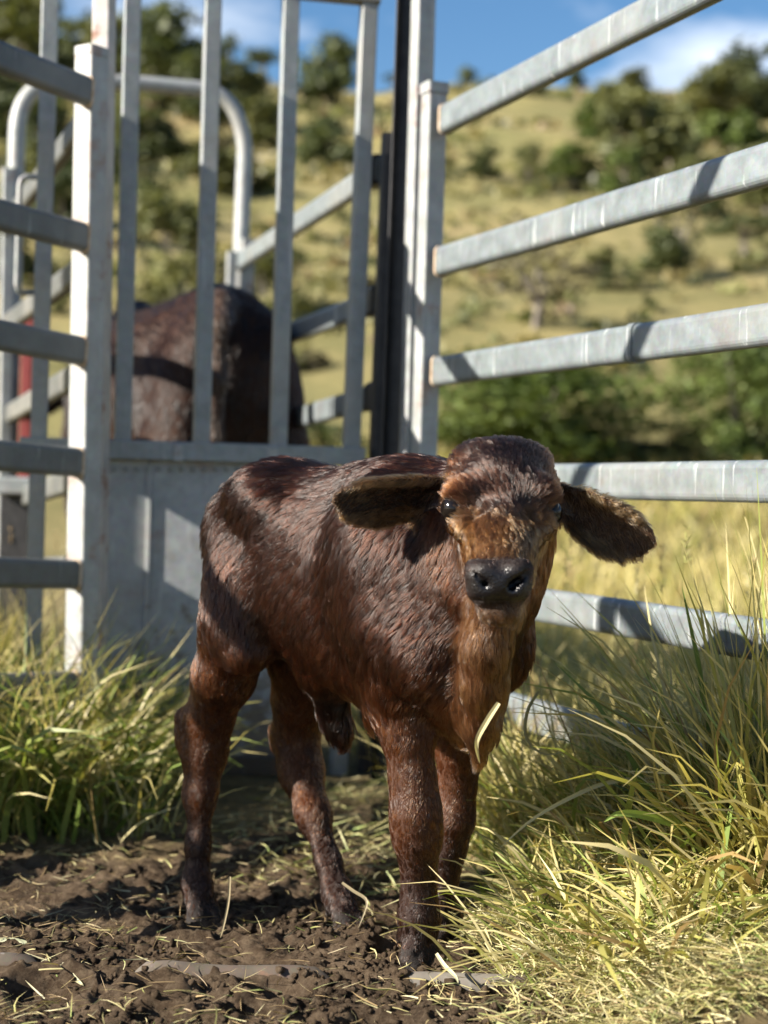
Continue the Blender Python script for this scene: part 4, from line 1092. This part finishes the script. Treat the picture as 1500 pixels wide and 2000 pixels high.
def plant_tree(px, base, wpx, hpx, kind, shape, label, cat, group=None, name='tree', var=None):
    g = hit_hill(px, base); s = g.y / FPX
    o = empty(name, (g.x, g.y, g.z - 0.05)); o.rotation_euler.z = random.uniform(0, 6.28)
    o.scale = (wpx * s / 1.25, wpx * s / 1.25, hpx * s / 1.7)
    cm_, tm = proto(kind, shape, random.randrange(3) if var is None else var)
    for nm, dt in (('crown', cm_), ('trunk', tm)):
        c = bpy.data.objects.new(nm, dt); COL.objects.link(c); c.parent = o
    return tag(o, label, cat, group)
T = plant_tree
T(515, 132, 66, 58, 'dark', 'flat', 'flat topped dark tree on a bare stretch of the ridge', 'tree', name='ridge_tree')
T(640, 222, 112, 128, 'dark', 'round', 'large dark round tree just below the ridge, between two gate bars', 'tree', name='ridge_tree')
T(668, 140, 62, 66, 'pale', 'sparse', 'thin pale tree on the skyline above the large dark round tree', 'tree', name='ridge_tree')
T(775, 142, 44, 30, 'dark', 'flat', 'small dark tree on the skyline touching the black channel post', 'tree', name='ridge_tree')
T(913, 176, 36, 40, 'dark', 'tall', 'small pointed tree on the skyline right of the pale post', 'tree', name='ridge_tree')
T(1130, 172, 40, 34, 'dark', 'round', 'small dark tree on the skyline below the top right rail', 'tree', name='ridge_tree')
T(350, 235, 175, 175, 'dark', 'round', 'broad dark tree mass rising above the ridge behind the middle bars', 'tree', name='ridge_tree')
T(440, 205, 90, 110, 'dark', 'tall', 'dark upright tree right of the broad ridge tree', 'tree', name='ridge_tree')
T(160, 150, 120, 100, 'dark', 'round', 'dark tree under the cloud, left of the rust streaked post', 'tree', name='ridge_tree')
T(40, 190, 160, 205, 'olive', 'round', 'tall yellow green tree in the top left corner', 'tree', name='ridge_tree')
T(245, 300, 90, 110, 'olive', 'bush', 'yellow green bush below the skyline left of the broad dark tree', 'bush', name='hillside_bush')
T(1480, 265, 130, 135, 'dark', 'round', 'dark leafy tree at the top right edge of the hillside', 'tree', name='ridge_tree')
T(1255, 350, 160, 165, 'pale', 'round', 'large olive green tree between the top two right rails', 'tree', name='hillside_tree')
T(1215, 375, 70, 90, 'green', 'bush', 'bright green bush at the foot of the large olive tree', 'bush', name='hillside_bush')
T(945, 352, 62, 58, 'dark', 'round', 'small round dark bush left of centre between the top right rails', 'bush', name='hillside_bush')
T(1030, 372, 56, 88, 'olive', 'tall', 'narrow olive tree right of the small round dark bush', 'tree', name='hillside_tree')
T(1115, 352, 104, 72, 'green', 'bush', 'pale green spreading bush above the second right rail', 'bush', name='hillside_bush')
T(1315, 545, 140, 165, 'dark', 'sparse', 'dark straggly tree between the second and third right rails', 'tree', name='hillside_tree')
T(1300, 548, 95, 80, 'dark', 'round', 'dark low bush under the straggly tree', 'bush', name='hillside_bush')
T(1455, 500, 130, 70, 'dark', 'flat', 'low dark spreading tree at the right edge under the second rail', 'tree', name='hillside_tree')
T(1045, 650, 185, 180, 'grey', 'sparse', 'bare grey branched tree with thin leaves behind the second and third rails', 'tree', name='hillside_tree')
T(1205, 570, 76, 40, 'dark', 'bush', 'small dark bush between the bare grey tree and the straggly tree', 'bush', name='hillside_bush')
T(645, 345, 105, 95, 'dark', 'round', 'dark tree with a pale trunk low between the two right gate bars', 'tree', name='hillside_tree')
T(310, 330, 130, 110, 'dark', 'round', 'dark tree inside the bow arch, upper left', 'tree', name='hillside_tree')
T(505, 290, 95, 100, 'olive', 'round', 'olive tree beside the right bend of the bow arch', 'tree', name='hillside_tree')
T(110, 330, 130, 130, 'dark', 'round', 'dark tree behind the top left rail', 'tree', name='hillside_tree')
T(340, 610, 150, 190, 'olive', 'bush', 'yellow green bush above the cow, inside the arch', 'bush', name='hillside_bush')
T(530, 620, 110, 130, 'olive', 'bush', 'olive bush right of the cow behind the race rails', 'bush', name='hillside_bush')
T(120, 480, 110, 120, 'dark', 'round', 'dark tree behind the second left rail', 'tree', name='hillside_tree')
T(1055, 908, 375, 178, 'green', 'near', 'wide bright green bush behind the calf head', 'bush', name='leafy_bush', var=0)
T(940, 905, 120, 90, 'olive', 'near', 'low olive bush between the right post and the wide green bush', 'bush', name='leafy_bush', var=1)
T(1450, 905, 220, 225, 'green', 'near', 'tall green bush at the right edge above the fourth rail', 'bush', name='leafy_bush', var=2)
T(1290, 906, 170, 42, 'dark', 'near', 'low dark bush between the two green bushes', 'bush', name='leafy_bush', var=0)
T(640, 900, 140, 70, 'dark', 'bush', 'low dark bush right of the cow below the third race rail', 'bush', name='leafy_bush')
T(600, 720, 70, 40, 'grey', 'bush', 'small grey scrub tuft between the race rails', 'bush', name='hillside_bush')
rs = random.Random(5)
LEFT = ((60, 120, 120, 110, 'tree in the top left corner, left of the leftmost gate bar'), (215, 175, 110, 110, 'tree directly behind the rust streaked upright, near the ridge'),
        (290, 190, 120, 130, 'tree high on the slope between the two leftmost long bars'), (410, 250, 110, 120, 'tree behind the upper part of the middle gate bar'),
        (470, 215, 80, 80, 'small tree high above the right bend of the arch'), (20, 300, 130, 130, 'tree behind the top left rail at the picture edge'),
        (200, 400, 120, 110, 'tree behind the white faced post at second rail height'), (270, 440, 110, 100, 'tree halfway up the slope inside the left half of the arch'),
        (60, 430, 120, 110, 'tree behind the bent latch handle'), (420, 380, 110, 90, 'tree halfway up the slope inside the right half of the arch'), (30, 560, 130, 120, 'low tree behind the third left rail at the edge'))
for px_, py_, w_, h_, lb_ in LEFT:
    T(px_, py_, w_, h_, rs.choice(['dark', 'dark', 'olive']), rs.choice(['round', 'tall']), lb_, 'tree', 'dense stand of trees on the left slope', 'hillside_tree')
RIGHT = ((1190, 300, 100, 110, 'leafy tree left of the large olive tree under the top right rail'), (1310, 330, 120, 130, 'leafy tree close against the right side of the large olive tree'),
         (1400, 270, 120, 110, 'leafy tree near the ridge between the large olive tree and the corner tree'), (1440, 360, 130, 120, 'leafy tree just above the second right rail near its right end'),
         (1360, 420, 110, 90, 'leafy tree partly hidden behind the second right rail'), (1500, 420, 120, 110, 'leafy tree at the right edge, crossed by the second rail'),
         (1240, 190, 60, 40, 'small tree on the ridge to the right of the top rail'), (1040, 190, 50, 34, 'tiny tree on the ridge under the top right rail'))
for px_, py_, w_, h_, lb_ in RIGHT:
    T(px_, py_, w_, h_, rs.choice(['pale', 'olive', 'olive', 'green']), 'round', lb_, 'tree', 'loose wood on the right slope', 'hillside_tree')
def zone(x, y):
    if x < 0: return 'on the slope past the left edge'
    if x > 1500: return 'on the slope past the right edge'
    h = 'high' if y < 300 else ('halfway up' if y < 520 else 'low')
    if x < 230: return h + ' behind the left panel'
    if x < 480: return h + ' on the slope, seen through the arch'
    if x < 840: return h + ' between the right gate bars'
    return h + ' behind the %s of the right rails' % ('far end' if x < 1150 else 'near end')
for k in range(60):     # the small scrub over the whole slope, nothing tells one from the other
    px_, py_ = rs.uniform(-250, 1750), rs.uniform(190, 760)
    if 880 < px_ < 1500 and 560 < py_: continue
    sz_ = rs.uniform(22, 60) * (0.6 + py_ / 900)
    kd_ = rs.choice(['olive', 'olive', 'pale', 'grey', 'dark'])
    T(px_, py_, sz_, sz_ * rs.uniform(0.55, 1.0), kd_, rs.choice(['bush', 'bush', 'round']),
      'small %s scrub bush %s' % (kd_, zone(px_, py_)), 'bush', 'scrub dotted over the hillside', 'scrub_bush')
def tussocks(n):
    """low tufts and scrub of the far slope, too many and too far to count"""
    rg = np.random.default_rng(77)
    y = 16 + 108 * rg.random(n) ** 0.9; x = (rg.random(n) - 0.5) * (8 + 0.75 * y)
    dn = fbm(x / 9.0, y / 9.0, 0, 88, 3); m = dn > rg.uniform(0.34, 0.62, n); x, y, dn = x[m], y[m], dn[m]; n = len(x)
    z = ground_z(x, y); s = (0.10 + 0.0042 * y) * rg.uniform(0.5, 1.7, n)
    k = 12
    d = rg.normal(size=(n, k, 3)); d /= np.linalg.norm(d, axis=2, keepdims=True); d[..., 2] = np.abs(d[..., 2]) * 0.8
    c = np.stack([x, y, z], 1)[:, None] + d * (s[:, None] * rg.uniform(.4, 1.1, (n, k)))[..., None]
    u = rg.normal(size=(n, k, 3)); u /= np.linalg.norm(u, axis=2, keepdims=True); v = np.cross(u, rg.normal(size=(n, k, 3))); v /= np.linalg.norm(v, axis=2, keepdims=True)
    q = s[:, None, None] * 0.42
    V_ = np.stack([c - u * q, c - v * q * .6, c + u * q, c + v * q * .6], 2).reshape(-1, 3)
    me = mesh_np('hill_tussocks', V_, np.arange(n * k * 4).reshape(-1, 4))
    pl_ = np.array([(.31, .26, .12), (.24, .22, .09), (.15, .16, .06), (.09, .10, .04), (.26, .19, .11), (.19, .20, .07)])
    w_ = rg.choice(6, n, p=[.24, .24, .2, .12, .08, .12])
    vcol(me, 'col', np.repeat(pl_[w_] * rg.uniform(.7, 1.25, (n, 1)), k * 4, axis=0))
    return tag(link('hill_tussocks', me, BLADE), 'dry tussocks and low scrub covering the hillside', 'tussocks', kind='stuff')
tussocks(4800)

# ------------------------------------------------------------------ grass
def blades(name, roots, length, width, az, th0, th1, cbase, ctip, mat, segs=5, curl=0.0, kind='stuff'):
    n = len(roots); t = np.linspace(0, 1, segs + 1)
    L_ = np.broadcast_to(length, n); W_ = np.broadcast_to(width, n)
    th = th0[:, None] + th1[:, None] * t[None, :] ** 1.4
    azs = az[:, None] + curl * (t[None, :] ** 1.5) * RNG.normal(0, 1, n)[:, None]
    ds = L_[:, None] / segs
    hx = np.sin(th) * np.cos(azs); hy = np.sin(th) * np.sin(azs); hz = np.cos(th)
    cx = np.concatenate([np.zeros((n, 1)), np.cumsum((hx[:, :-1] + hx[:, 1:]) / 2 * ds, 1)], 1)
    cy = np.concatenate([np.zeros((n, 1)), np.cumsum((hy[:, :-1] + hy[:, 1:]) / 2 * ds, 1)], 1)
    cz = np.concatenate([np.zeros((n, 1)), np.cumsum((hz[:, :-1] + hz[:, 1:]) / 2 * ds, 1)], 1)
    c = np.stack([cx, cy, cz], -1) + roots[:, None, :]
    tw = RNG.uniform(-1.2, 1.2, n)[:, None] + RNG.uniform(-0.8, 0.8, n)[:, None] * t
    side0 = np.stack([-np.sin(azs), np.cos(azs), np.zeros_like(azs)], -1)
    tang = np.stack([hx, hy, hz], -1); bn = np.cross(tang, side0)
    side = side0 * np.cos(tw)[..., None] + bn * np.sin(tw)[..., None]
    wt = (0.65 + 0.6 * t - 1.2 * t ** 2.6)[None, :].clip(0.06) * W_[:, None] * 0.5
    V_ = np.stack([c - side * wt[..., None], c + side * wt[..., None]], 2).reshape(n, -1, 3)
    k = (segs + 1) * 2
    f = np.array([[2 * i, 2 * i + 1, 2 * i + 3, 2 * i + 2] for i in range(segs)])
    F_ = (f[None] + (np.arange(n) * k)[:, None, None]).reshape(-1, 4)
    me = mesh_np(name, V_.reshape(-1, 3), F_)
    cc = cbase[:, None, :] * (1 - t[None, :, None]) + ctip[:, None, :] * t[None, :, None]
    vcol(me, 'col', np.repeat(cc, 2, axis=1).reshape(-1, 3))
    global TIPS; TIPS = c[:, -1].copy()
    return link(name, me, mat)
PAL = np.array([(.42, .37, .16), (.50, .44, .21), (.34, .33, .11), (.22, .27, .075), (.14, .20, .05), (.30, .21, .10), (.56, .50, .29)])
def pal(n, wts, var=0.18):
    w_ = np.array(wts, float); c = PAL[RNG.choice(len(PAL), n, p=w_ / w_.sum())]
    return c * RNG.uniform(1 - var, 1 + var, (n, 1))
def scatter(n, x0, x1, y0, y1, keep=None, tuft=0.0, ntuft=0, pw=1.0):
    if ntuft:
        cx, cy = RNG.uniform(x0, x1, ntuft), y0 + (y1 - y0) * RNG.random(ntuft) ** pw
        if keep is not None:
            m = keep(cx, cy) > RNG.random(ntuft); cx, cy = cx[m], cy[m]
        k = RNG.integers(0, len(cx), n); x = cx[k] + RNG.normal(0, tuft, n); y = cy[k] + RNG.normal(0, tuft, n)
        az = np.arctan2(y - cy[k], x - cx[k]) + RNG.normal(0, 0.7, n)
    else:
        x, y = RNG.uniform(x0, x1, n), RNG.uniform(y0, y1, n); az = RNG.uniform(0, 2 * math.pi, n)
        if keep is not None:
            m = keep(x, y) > RNG.random(n); x, y, az = x[m], y[m], az[m]
    return np.stack([x, y, ground_z(x, y) - 0.004], 1), az
def tufts(name, label, n, box, keep, tuft, ntuft, hmin, hmax, wd, wts, lean=(0.05, 0.5), bend=(0.2, 1.3), pw=1.0, mat=None, tips=None, curl=0.5, cat='grass'):
    r, az = scatter(n, *box, keep=keep, tuft=tuft, ntuft=ntuft, pw=pw); n = len(r)
    c = pal(n, wts); ct = c * np.array([1.25, 1.18, 1.0]) if tips is None else c * (1 - tips[1]) + np.array(tips[0]) * tips[1]
    o = blades(name, r, RNG.uniform(hmin, hmax, n) * RNG.uniform(0.6, 1, n), RNG.uniform(0.6, 1.2, n) * wd, az, RNG.uniform(*lean, n), RNG.uniform(*bend, n), c * np.array([.9, .9, .8]), ct, mat or BLADE, curl=curl)
    return tag(o, label, cat, kind='stuff')
def right_of_yard(x, y): return (yard(x, y) < 0.35) & (x > -0.05)
FN = np.array([0.922, 0.3875])
def beyond(x, y): return ((x - RB.x) * FN[0] + (y - RB.y) * FN[1])        # > 0 beyond the right panel
tufts('tall_grass', 'tall pale green and straw coloured grass clump at the right edge', 1300, (0.55, 1.0, 2.26, 2.72), lambda x, y: (beyond(x, y) < 0.05) * 1.0, 0.03, 60, 0.26, 0.64, 0.0088, (5, 6, 5, 2.5, 0.3, 1, 6), (0.04, 0.5), (0.2, 1.5), curl=0.8)
tufts('upright_stems', 'tall upright straw stems at the far right edge', 300, (0.60, 0.80, 2.36, 2.62), lambda x, y: np.ones(np.shape(x)), 0.025, 14, 0.50, 0.78, 0.0062, (4, 6, 4, 2, 0.3, 1, 6), (0.02, 0.2), (0.05, 0.6), curl=0.4)
tufts('rail_grass', 'pale grass growing up round the lowest right rail', 2200, (0.16, 0.60, 2.72, 3.4), lambda x, y: ((beyond(x, y) < 0.02) & (beyond(x, y) > -0.16)) * 1.0, 0.03, 130, 0.18, 0.46, 0.006, (4, 4, 4, 3, 1, 1, 4), (0.05, 0.6), (0.3, 1.5), curl=0.8)
tufts('shaded_grass', 'green grass between the calf and the right panel', 4200, (0.10, 0.75, 2.62, 3.75), lambda x, y: right_of_yard(x, y) * (beyond(x, y) < 0.15), 0.03, 260, 0.06, 0.20, 0.0055, (2, 2, 3, 4, 3, 1, 1), (0.05, 0.6), (0.3, 1.4))
tufts('arching_grass', 'loose green and straw blades arching over the hay by the right edge', 1000, (0.28, 0.75, 2.14, 2.70), lambda x, y: (x > 0.20 + 0.3 * (y - 2.2)) * 1.0, 0.05, 110, 0.10, 0.36, 0.0065, (4, 5, 5, 4, 0.8, 1, 5), (0.3, 1.0), (0.5, 1.5), curl=0.9)
tufts('green_grass', 'green grass growing under the left panel', 4600, (-1.45, -0.48, 3.22, 3.93), lambda x, y: (y > 3.30 - 0.10 * (x + 0.9)) * (0.15 + 0.85 * sstep(-0.50, -0.68, x)), 0.035, 260, 0.16, 0.60, 0.0062, (2, 4, 4, 4, 2.5, 0.5, 5), (0.05, 0.7), (0.3, 1.6), curl=0.9)
tufts('dry_grass', 'tall sunlit yellow grass behind the left panel', 8000, (-2.6, -0.93, 4.05, 7.5), lambda x, y: (x < -0.82 - 0.303 * (y - 4.05) - 0.1) * 1.0 + (x < -1.0) * (y < 4.9), 0.04, 320, 0.25, 0.55, 0.0075, (4, 4, 3, 2, 0.6, 1, 2), (0.02, 0.4), (0.1, 1.0))
tufts('dry_grass', 'straw coloured grass on the slope beyond the right panel', 26000, (-0.1, 5.5, 2.3, 11.0), lambda x, y: (beyond(x, y) > 0.03) * (x < 0.9 + 0.45 * y) * 1.0, 0.05, 1300, 0.14, 0.46, 0.0065, (5, 5, 3, 1.2, 0.4, 2, 4), (0.05, 0.7), (0.2, 1.3), pw=1.5)
tufts('dry_grass', 'thin seeding grass in the race beyond the gate', 1500, (-1.2, 0.3, 4.2, 8.0), lambda x, y: np.full(np.shape(x), .8), 0.05, 120, 0.08, 0.25, 0.007, (3, 2, 3, 3, 2, 2, 1))
tufts('broad_leaved_grass', 'broad bent green leaves among the grass under the left panel', 900, (-1.40, -0.58, 3.26, 3.9), lambda x, y: np.ones(np.shape(x)), 0.05, 120, 0.20, 0.58, 0.0165, (0, 0.5, 1, 4, 5, 0, 2), (0.1, 0.7), (0.6, 1.9), curl=1.2)
tufts('broad_leaved_grass', 'broad bent leaves among the tall grass at the right edge', 380, (0.34, 0.85, 2.2, 2.75), lambda x, y: (x > 0.30 + 0.2 * (y - 2.2)) * 1.0, 0.05, 60, 0.18, 0.45, 0.013, (1, 2, 2, 4, 2, 1, 3), (0.1, 0.8), (0.6, 1.9), curl=1.2)
tufts('dry_grass', 'open stretch of dry yellow grass behind the calf ear and rails', 11000, (-1.0, 9.0, 9.0, 19.0), lambda x, y: (x < 0.45 * y) * 1.0, 0.10, 1500, 0.18, 0.50, 0.020, (5, 4, 3, 1.5, 0.5, 3, 3), (0.05, 0.7), (0.2, 1.3))
# single long stalks leaning through the lower right rails
r_, az_ = scatter(46, 0.15, 0.62, 2.5, 3.1, keep=lambda x, y: right_of_yard(x, y) * 1.0)
n_ = len(r_)
o = blades('grass_stalks', r_, RNG.uniform(0.32, 0.62, n_), np.full(n_, 0.004), az_, RNG.uniform(0.05, 0.5, n_), RNG.uniform(0.4, 1.9, n_), pal(n_, (2, 2, 2, 1, 1, 2, 2)), pal(n_, (3, 3, 1, 0, 0, 2, 3)), BLADE, segs=10, curl=0.8)
tag(o, 'single long thin stalks standing in front of the lower right rails', 'grass', kind='stuff')

def seed_heads(name, label, n, box, keep, h0, h1):
    r, az = scatter(n, *box, keep=keep); n = len(r); c = pal(n, (2, 3, 1, 0, 0, 2, 3))
    o = blades(name, r, RNG.uniform(h0, h1, n), np.full(n, 0.0026), az, RNG.uniform(0.02, 0.25, n), RNG.uniform(0.05, 0.7, n), c * .8, c, BLADE, segs=8, curl=0.4)
    tag(o, label, 'grass', kind='stuff')
    tp = np.repeat(TIPS, 26, axis=0) - np.array([0, 0, 1]) * RNG.random((n * 26, 1)) * 0.07; m = len(tp)
    h = blades(name + '_heads', tp, RNG.uniform(0.008, 0.022, m), np.full(m, 0.0028), RNG.uniform(0, 6.28, m), RNG.uniform(0.2, 0.9, m), RNG.uniform(0.1, 0.6, m), np.repeat(c, 26, axis=0) * 1.1, np.repeat(c, 26, axis=0) * 1.25, STRAW, segs=2)
    tag(h, label + ', their seed heads', 'seed heads', kind='stuff')
seed_heads('seeding_grass', 'tall seeding grass stems beyond the right rails', 150, (0.3, 2.6, 2.9, 6.0), lambda x, y: (beyond(x, y) > 0.06) * 1.0, 0.4, 0.75)
seed_heads('seeding_stems', 'seeding stems in the sunlit grass behind the left panel', 140, (-2.2, -1.15, 4.1, 6.2), lambda x, y: np.ones(np.shape(x)), 0.4, 0.7)
# hay heaped in the lower right corner: dry pieces lying every way
def hay(name, label, n, keep, x0, x1, y0, y1, l0, l1, wd, wts, lift=0.05, seed=0):
    x, y = RNG.uniform(x0, x1, n), RNG.uniform(y0, y1, n)
    m = keep(x, y) > RNG.random(n); x, y = x[m], y[m]; n = len(x)
    z = ground_z(x, y) + RNG.random(n) ** 1.6 * lift + 0.002
    o = blades(name, np.stack([x, y, z], 1), RNG.uniform(l0, l1, n), RNG.uniform(.6, 1.3, n) * wd, RNG.uniform(0, 6.283, n), RNG.normal(1.45, 0.22, n), RNG.normal(0.1, 0.3, n),
               pal(n, wts), pal(n, wts), STRAW, segs=3, curl=0.6)
    return tag(o, label, 'hay', kind='stuff')
hay('hay', 'loose hay heaped over the lower right corner', 46000, lambda x, y: sstep(0.16, 0.40, x + 0.10 * (y - 2.1) + 0.10 * (fbm(x * 6, y * 6, 0, 8, 3) - .5)), 0.10, 1.0, 1.95, 2.72, 0.015, 0.075, 0.0025, (5, 5, 3, 2, 0.8, 4, 4), 0.055)
hay('straw', 'dry straw bits trodden into the mud', 8000, lambda x, y: 0.12 + 0.5 * sstep(-0.1, 0.25, x) + 0.25 * sstep(2.9, 3.3, y) + 0.35 * sstep(2.2, 2.1, y), -1.1, 0.6, 1.95, 3.5, 0.012, 0.06, 0.0026, (4, 3, 1, 1, 0.3, 4, 2), 0.012)
hay('straw', 'trampled pale grass at the foot of the gate', 3500, lambda x, y: sstep(2.75, 3.1, y) * sstep(-0.35, -0.05, x) * 1.0, -0.5, 0.5, 2.7, 3.9, 0.02, 0.08, 0.0035, (4, 4, 3, 2, 1, 2, 3), 0.04)

# individual blades one can point to
def blade_thing(name, label, pts, wd, col, cat='grass blade'):
    pts = [Vector(p) for p in pts]; V_, F_ = [], []
    n = len(pts)
    for i, p in enumerate(pts):
        tg = (pts[min(i + 1, n - 1)] - pts[max(i - 1, 0)]).normalized(); s = tg.cross((EYE - p).normalized()).normalized()
        t = i / (n - 1); h = wd * 0.5 * max(0.08, math.sin(math.pi * min(1, 0.25 + 0.75 * t)) ** 0.7)
        nn = s.cross(tg).normalized()
        V_ += [p - s * h, p - nn * h * 0.35, p + s * h]
    for i in range(n - 1):
        for k in range(2): F_.append((3 * i + k, 3 * i + k + 1, 3 * i + k + 4, 3 * i + k + 3))
    me = bpy.data.meshes.new(name); me.from_pydata([tuple(v) for v in V_], [], F_); me.update()
    vcol(me, 'col', np.tile(np.array(col), (len(V_), 1)))
    return tag(link(name, me, BLADE), label, cat)
def curve_px(q, n=16):
    """smooth curve through photo positions with depths"""
    q = [np.array(P(*a)) for a in q]; out_ = []
    ts = np.linspace(0, len(q) - 1.0001, n)
    for t in ts:
        i = int(t); f = t - i; p0, p1, p2, p3 = q[max(i - 1, 0)], q[i], q[min(i + 1, len(q) - 1)], q[min(i + 2, len(q) - 1)]
        out_.append(0.5 * (2 * p1 + (p2 - p0) * f + (2 * p0 - 5 * p1 + 4 * p2 - p3) * f * f + (3 * p1 - 3 * p2 + p3 - p0) * f ** 3))
    return out_
blade_thing('grass_blade', 'pale straw blade caught on the calf chest', curve_px([(974, 1373, 2.165), (950, 1410, 2.17), (931, 1450, 2.18), (937, 1490, 2.20)]), 0.008, (.62, .55, .30))
blade_thing('grass_blade', 'broad bright green blade arching over the hay at right', curve_px([(1462, 1672, 2.42), (1390, 1635, 2.38), (1290, 1600, 2.33), (1215, 1588, 2.30), (1180, 1605, 2.29)]), 0.014, (.26, .36, .085))
blade_thing('grass_blade', 'broken straw stalk bent in an elbow by the hind hooves', curve_px([(668, 1724, 2.48), (690, 1740, 2.475), (715, 1757, 2.47), (712, 1780, 2.46), (700, 1812, 2.45)]), 0.005, (.40, .33, .20))
blade_thing('grass_blade', 'thin dry stalk standing beside the left hind leg', curve_px([(449, 1712, 2.50), (446, 1760, 2.49), (436, 1810, 2.48), (430, 1832, 2.47)]), 0.0045, (.40, .32, .18))
blade_thing('grass_blade', 'pale stem lying at the lower left beside the pipe', curve_px([(120, 1882, 2.27), (140, 1905, 2.25), (163, 1925, 2.23)]), 0.008, (.55, .52, .30))
blade_thing('grass_blade', 'curved pale blade on the mud at the left edge', curve_px([(-20, 1836, 2.40), (25, 1836, 2.395), (60, 1845, 2.39), (78, 1858, 2.385)]), 0.007, (.55, .56, .36))
blade_thing('grass_blade', 'pale blade stuck up beside the near front hoof', curve_px([(852, 1862, 2.27), (868, 1885, 2.25), (888, 1905, 2.235), (895, 1920, 2.23)]), 0.006, (.60, .56, .34))
blade_thing('grass_blade', 'long bent straw reaching left out of the hay', curve_px([(1290, 1516, 2.5), (1190, 1528, 2.47), (1120, 1555, 2.44), (1040, 1600, 2.42), (978, 1655, 2.40)]), 0.007, (.55, .50, .30))
blade_thing('grass_blade', 'dry blade curling beside the calf front leg', curve_px([(1052, 1350, 2.5), (1030, 1390, 2.49), (1028, 1440, 2.48), (1060, 1472, 2.47), (1105, 1468, 2.47)]), 0.0055, (.33, .30, .16))
blade_thing('grass_blade', 'green blade with a cut end standing at the right edge', curve_px([(1392, 1640, 2.56), (1384, 1480, 2.56), (1368, 1320, 2.55), (1350, 1230, 2.54), (1332, 1145, 2.53)]), 0.009, (.20, .27, .07))
# clods of earth
def clods(n):
    bm = bmesh.new(); bmesh.ops.create_icosphere(bm, subdivisions=1, radius=1.0)
    bv = np.array([v.co[:] for v in bm.verts]); bf = np.array([[v.index for v in f.verts] for f in bm.faces]); bm.free()
    x, y = RNG.uniform(-1.0, 0.55, n * 2), RNG.uniform(2.02, 3.3, n * 2)
    k_ = n // 8; fx = np.array([(-.31, 2.68), (-.055, 2.60), (.053, 2.335), (.10, 2.53)])[RNG.integers(0, 4, k_)]; an = RNG.uniform(0, 6.28, k_); rd = RNG.uniform(.035, .075, k_)
    x[:k_] = fx[:, 0] + rd * np.cos(an); y[:k_] = fx[:, 1] + rd * np.sin(an)
    dens = fbm(x * 5, y * 5, 0, 77, 3); dens[:k_] = 1; m = (yard(x, y) * sstep(0.42, 0.62, dens)) > RNG.random(n * 2); x, y = x[m][:n], y[m][:n]; n = len(x)
    s = 0.0016 + 0.0095 * RNG.random(n) ** 4.5
    off = RNG.uniform(0, 50, (n, 3)); W3 = bv[None] * 1.6 + off[:, None]
    d = 0.2 + 1.5 * fbm(W3[..., 0], W3[..., 1], W3[..., 2], 5, 3, 0.7)
    sc3 = RNG.uniform(0.7, 1.3, (n, 1, 3)) * np.array([1, 1, .75])
    V_ = bv[None] * d[..., None] * s[:, None, None] * sc3
    V_ = V_ + np.stack([x, y, ground_z(x, y) + s * 0.25], 1)[:, None]
    F_ = (bf[None] + (np.arange(n) * len(bv))[:, None, None]).reshape(-1, 3)
    me = mesh_np('mud_clods', V_.reshape(-1, 3), F_)
    a_ = me.attributes.new('yard', 'FLOAT', 'POINT'); a_.data.foreach_set('value', np.ones(len(me.vertices), np.float32))
    return tag(link('mud_clods', me, GROUND), 'crumbled clods of dark earth all over the yard', 'soil', kind='stuff')
clods(9000)
hay('root_fibres', 'fine brown roots and fibres trodden into the soil', 5000, lambda x, y: 0.25 + 0.75 * sstep(0.45, 0.6, fbm(x * 4, y * 4, 0, 66, 3)), -1.1, 0.5, 1.95, 3.2, 0.012, 0.05, 0.0013, (1, 1, 0, 0, 0, 8, 1), 0.014)
hay('grass_scraps', 'scraps of trampled green and pale grass lying on the soil', 900, lambda x, y: sstep(0.5, 0.66, fbm(x * 3.3, y * 3.3, 0, 67, 3)), -1.1, 0.5, 1.95, 3.3, 0.02, 0.07, 0.0042, (1, 2, 2, 3, 2, 1, 3), 0.02)
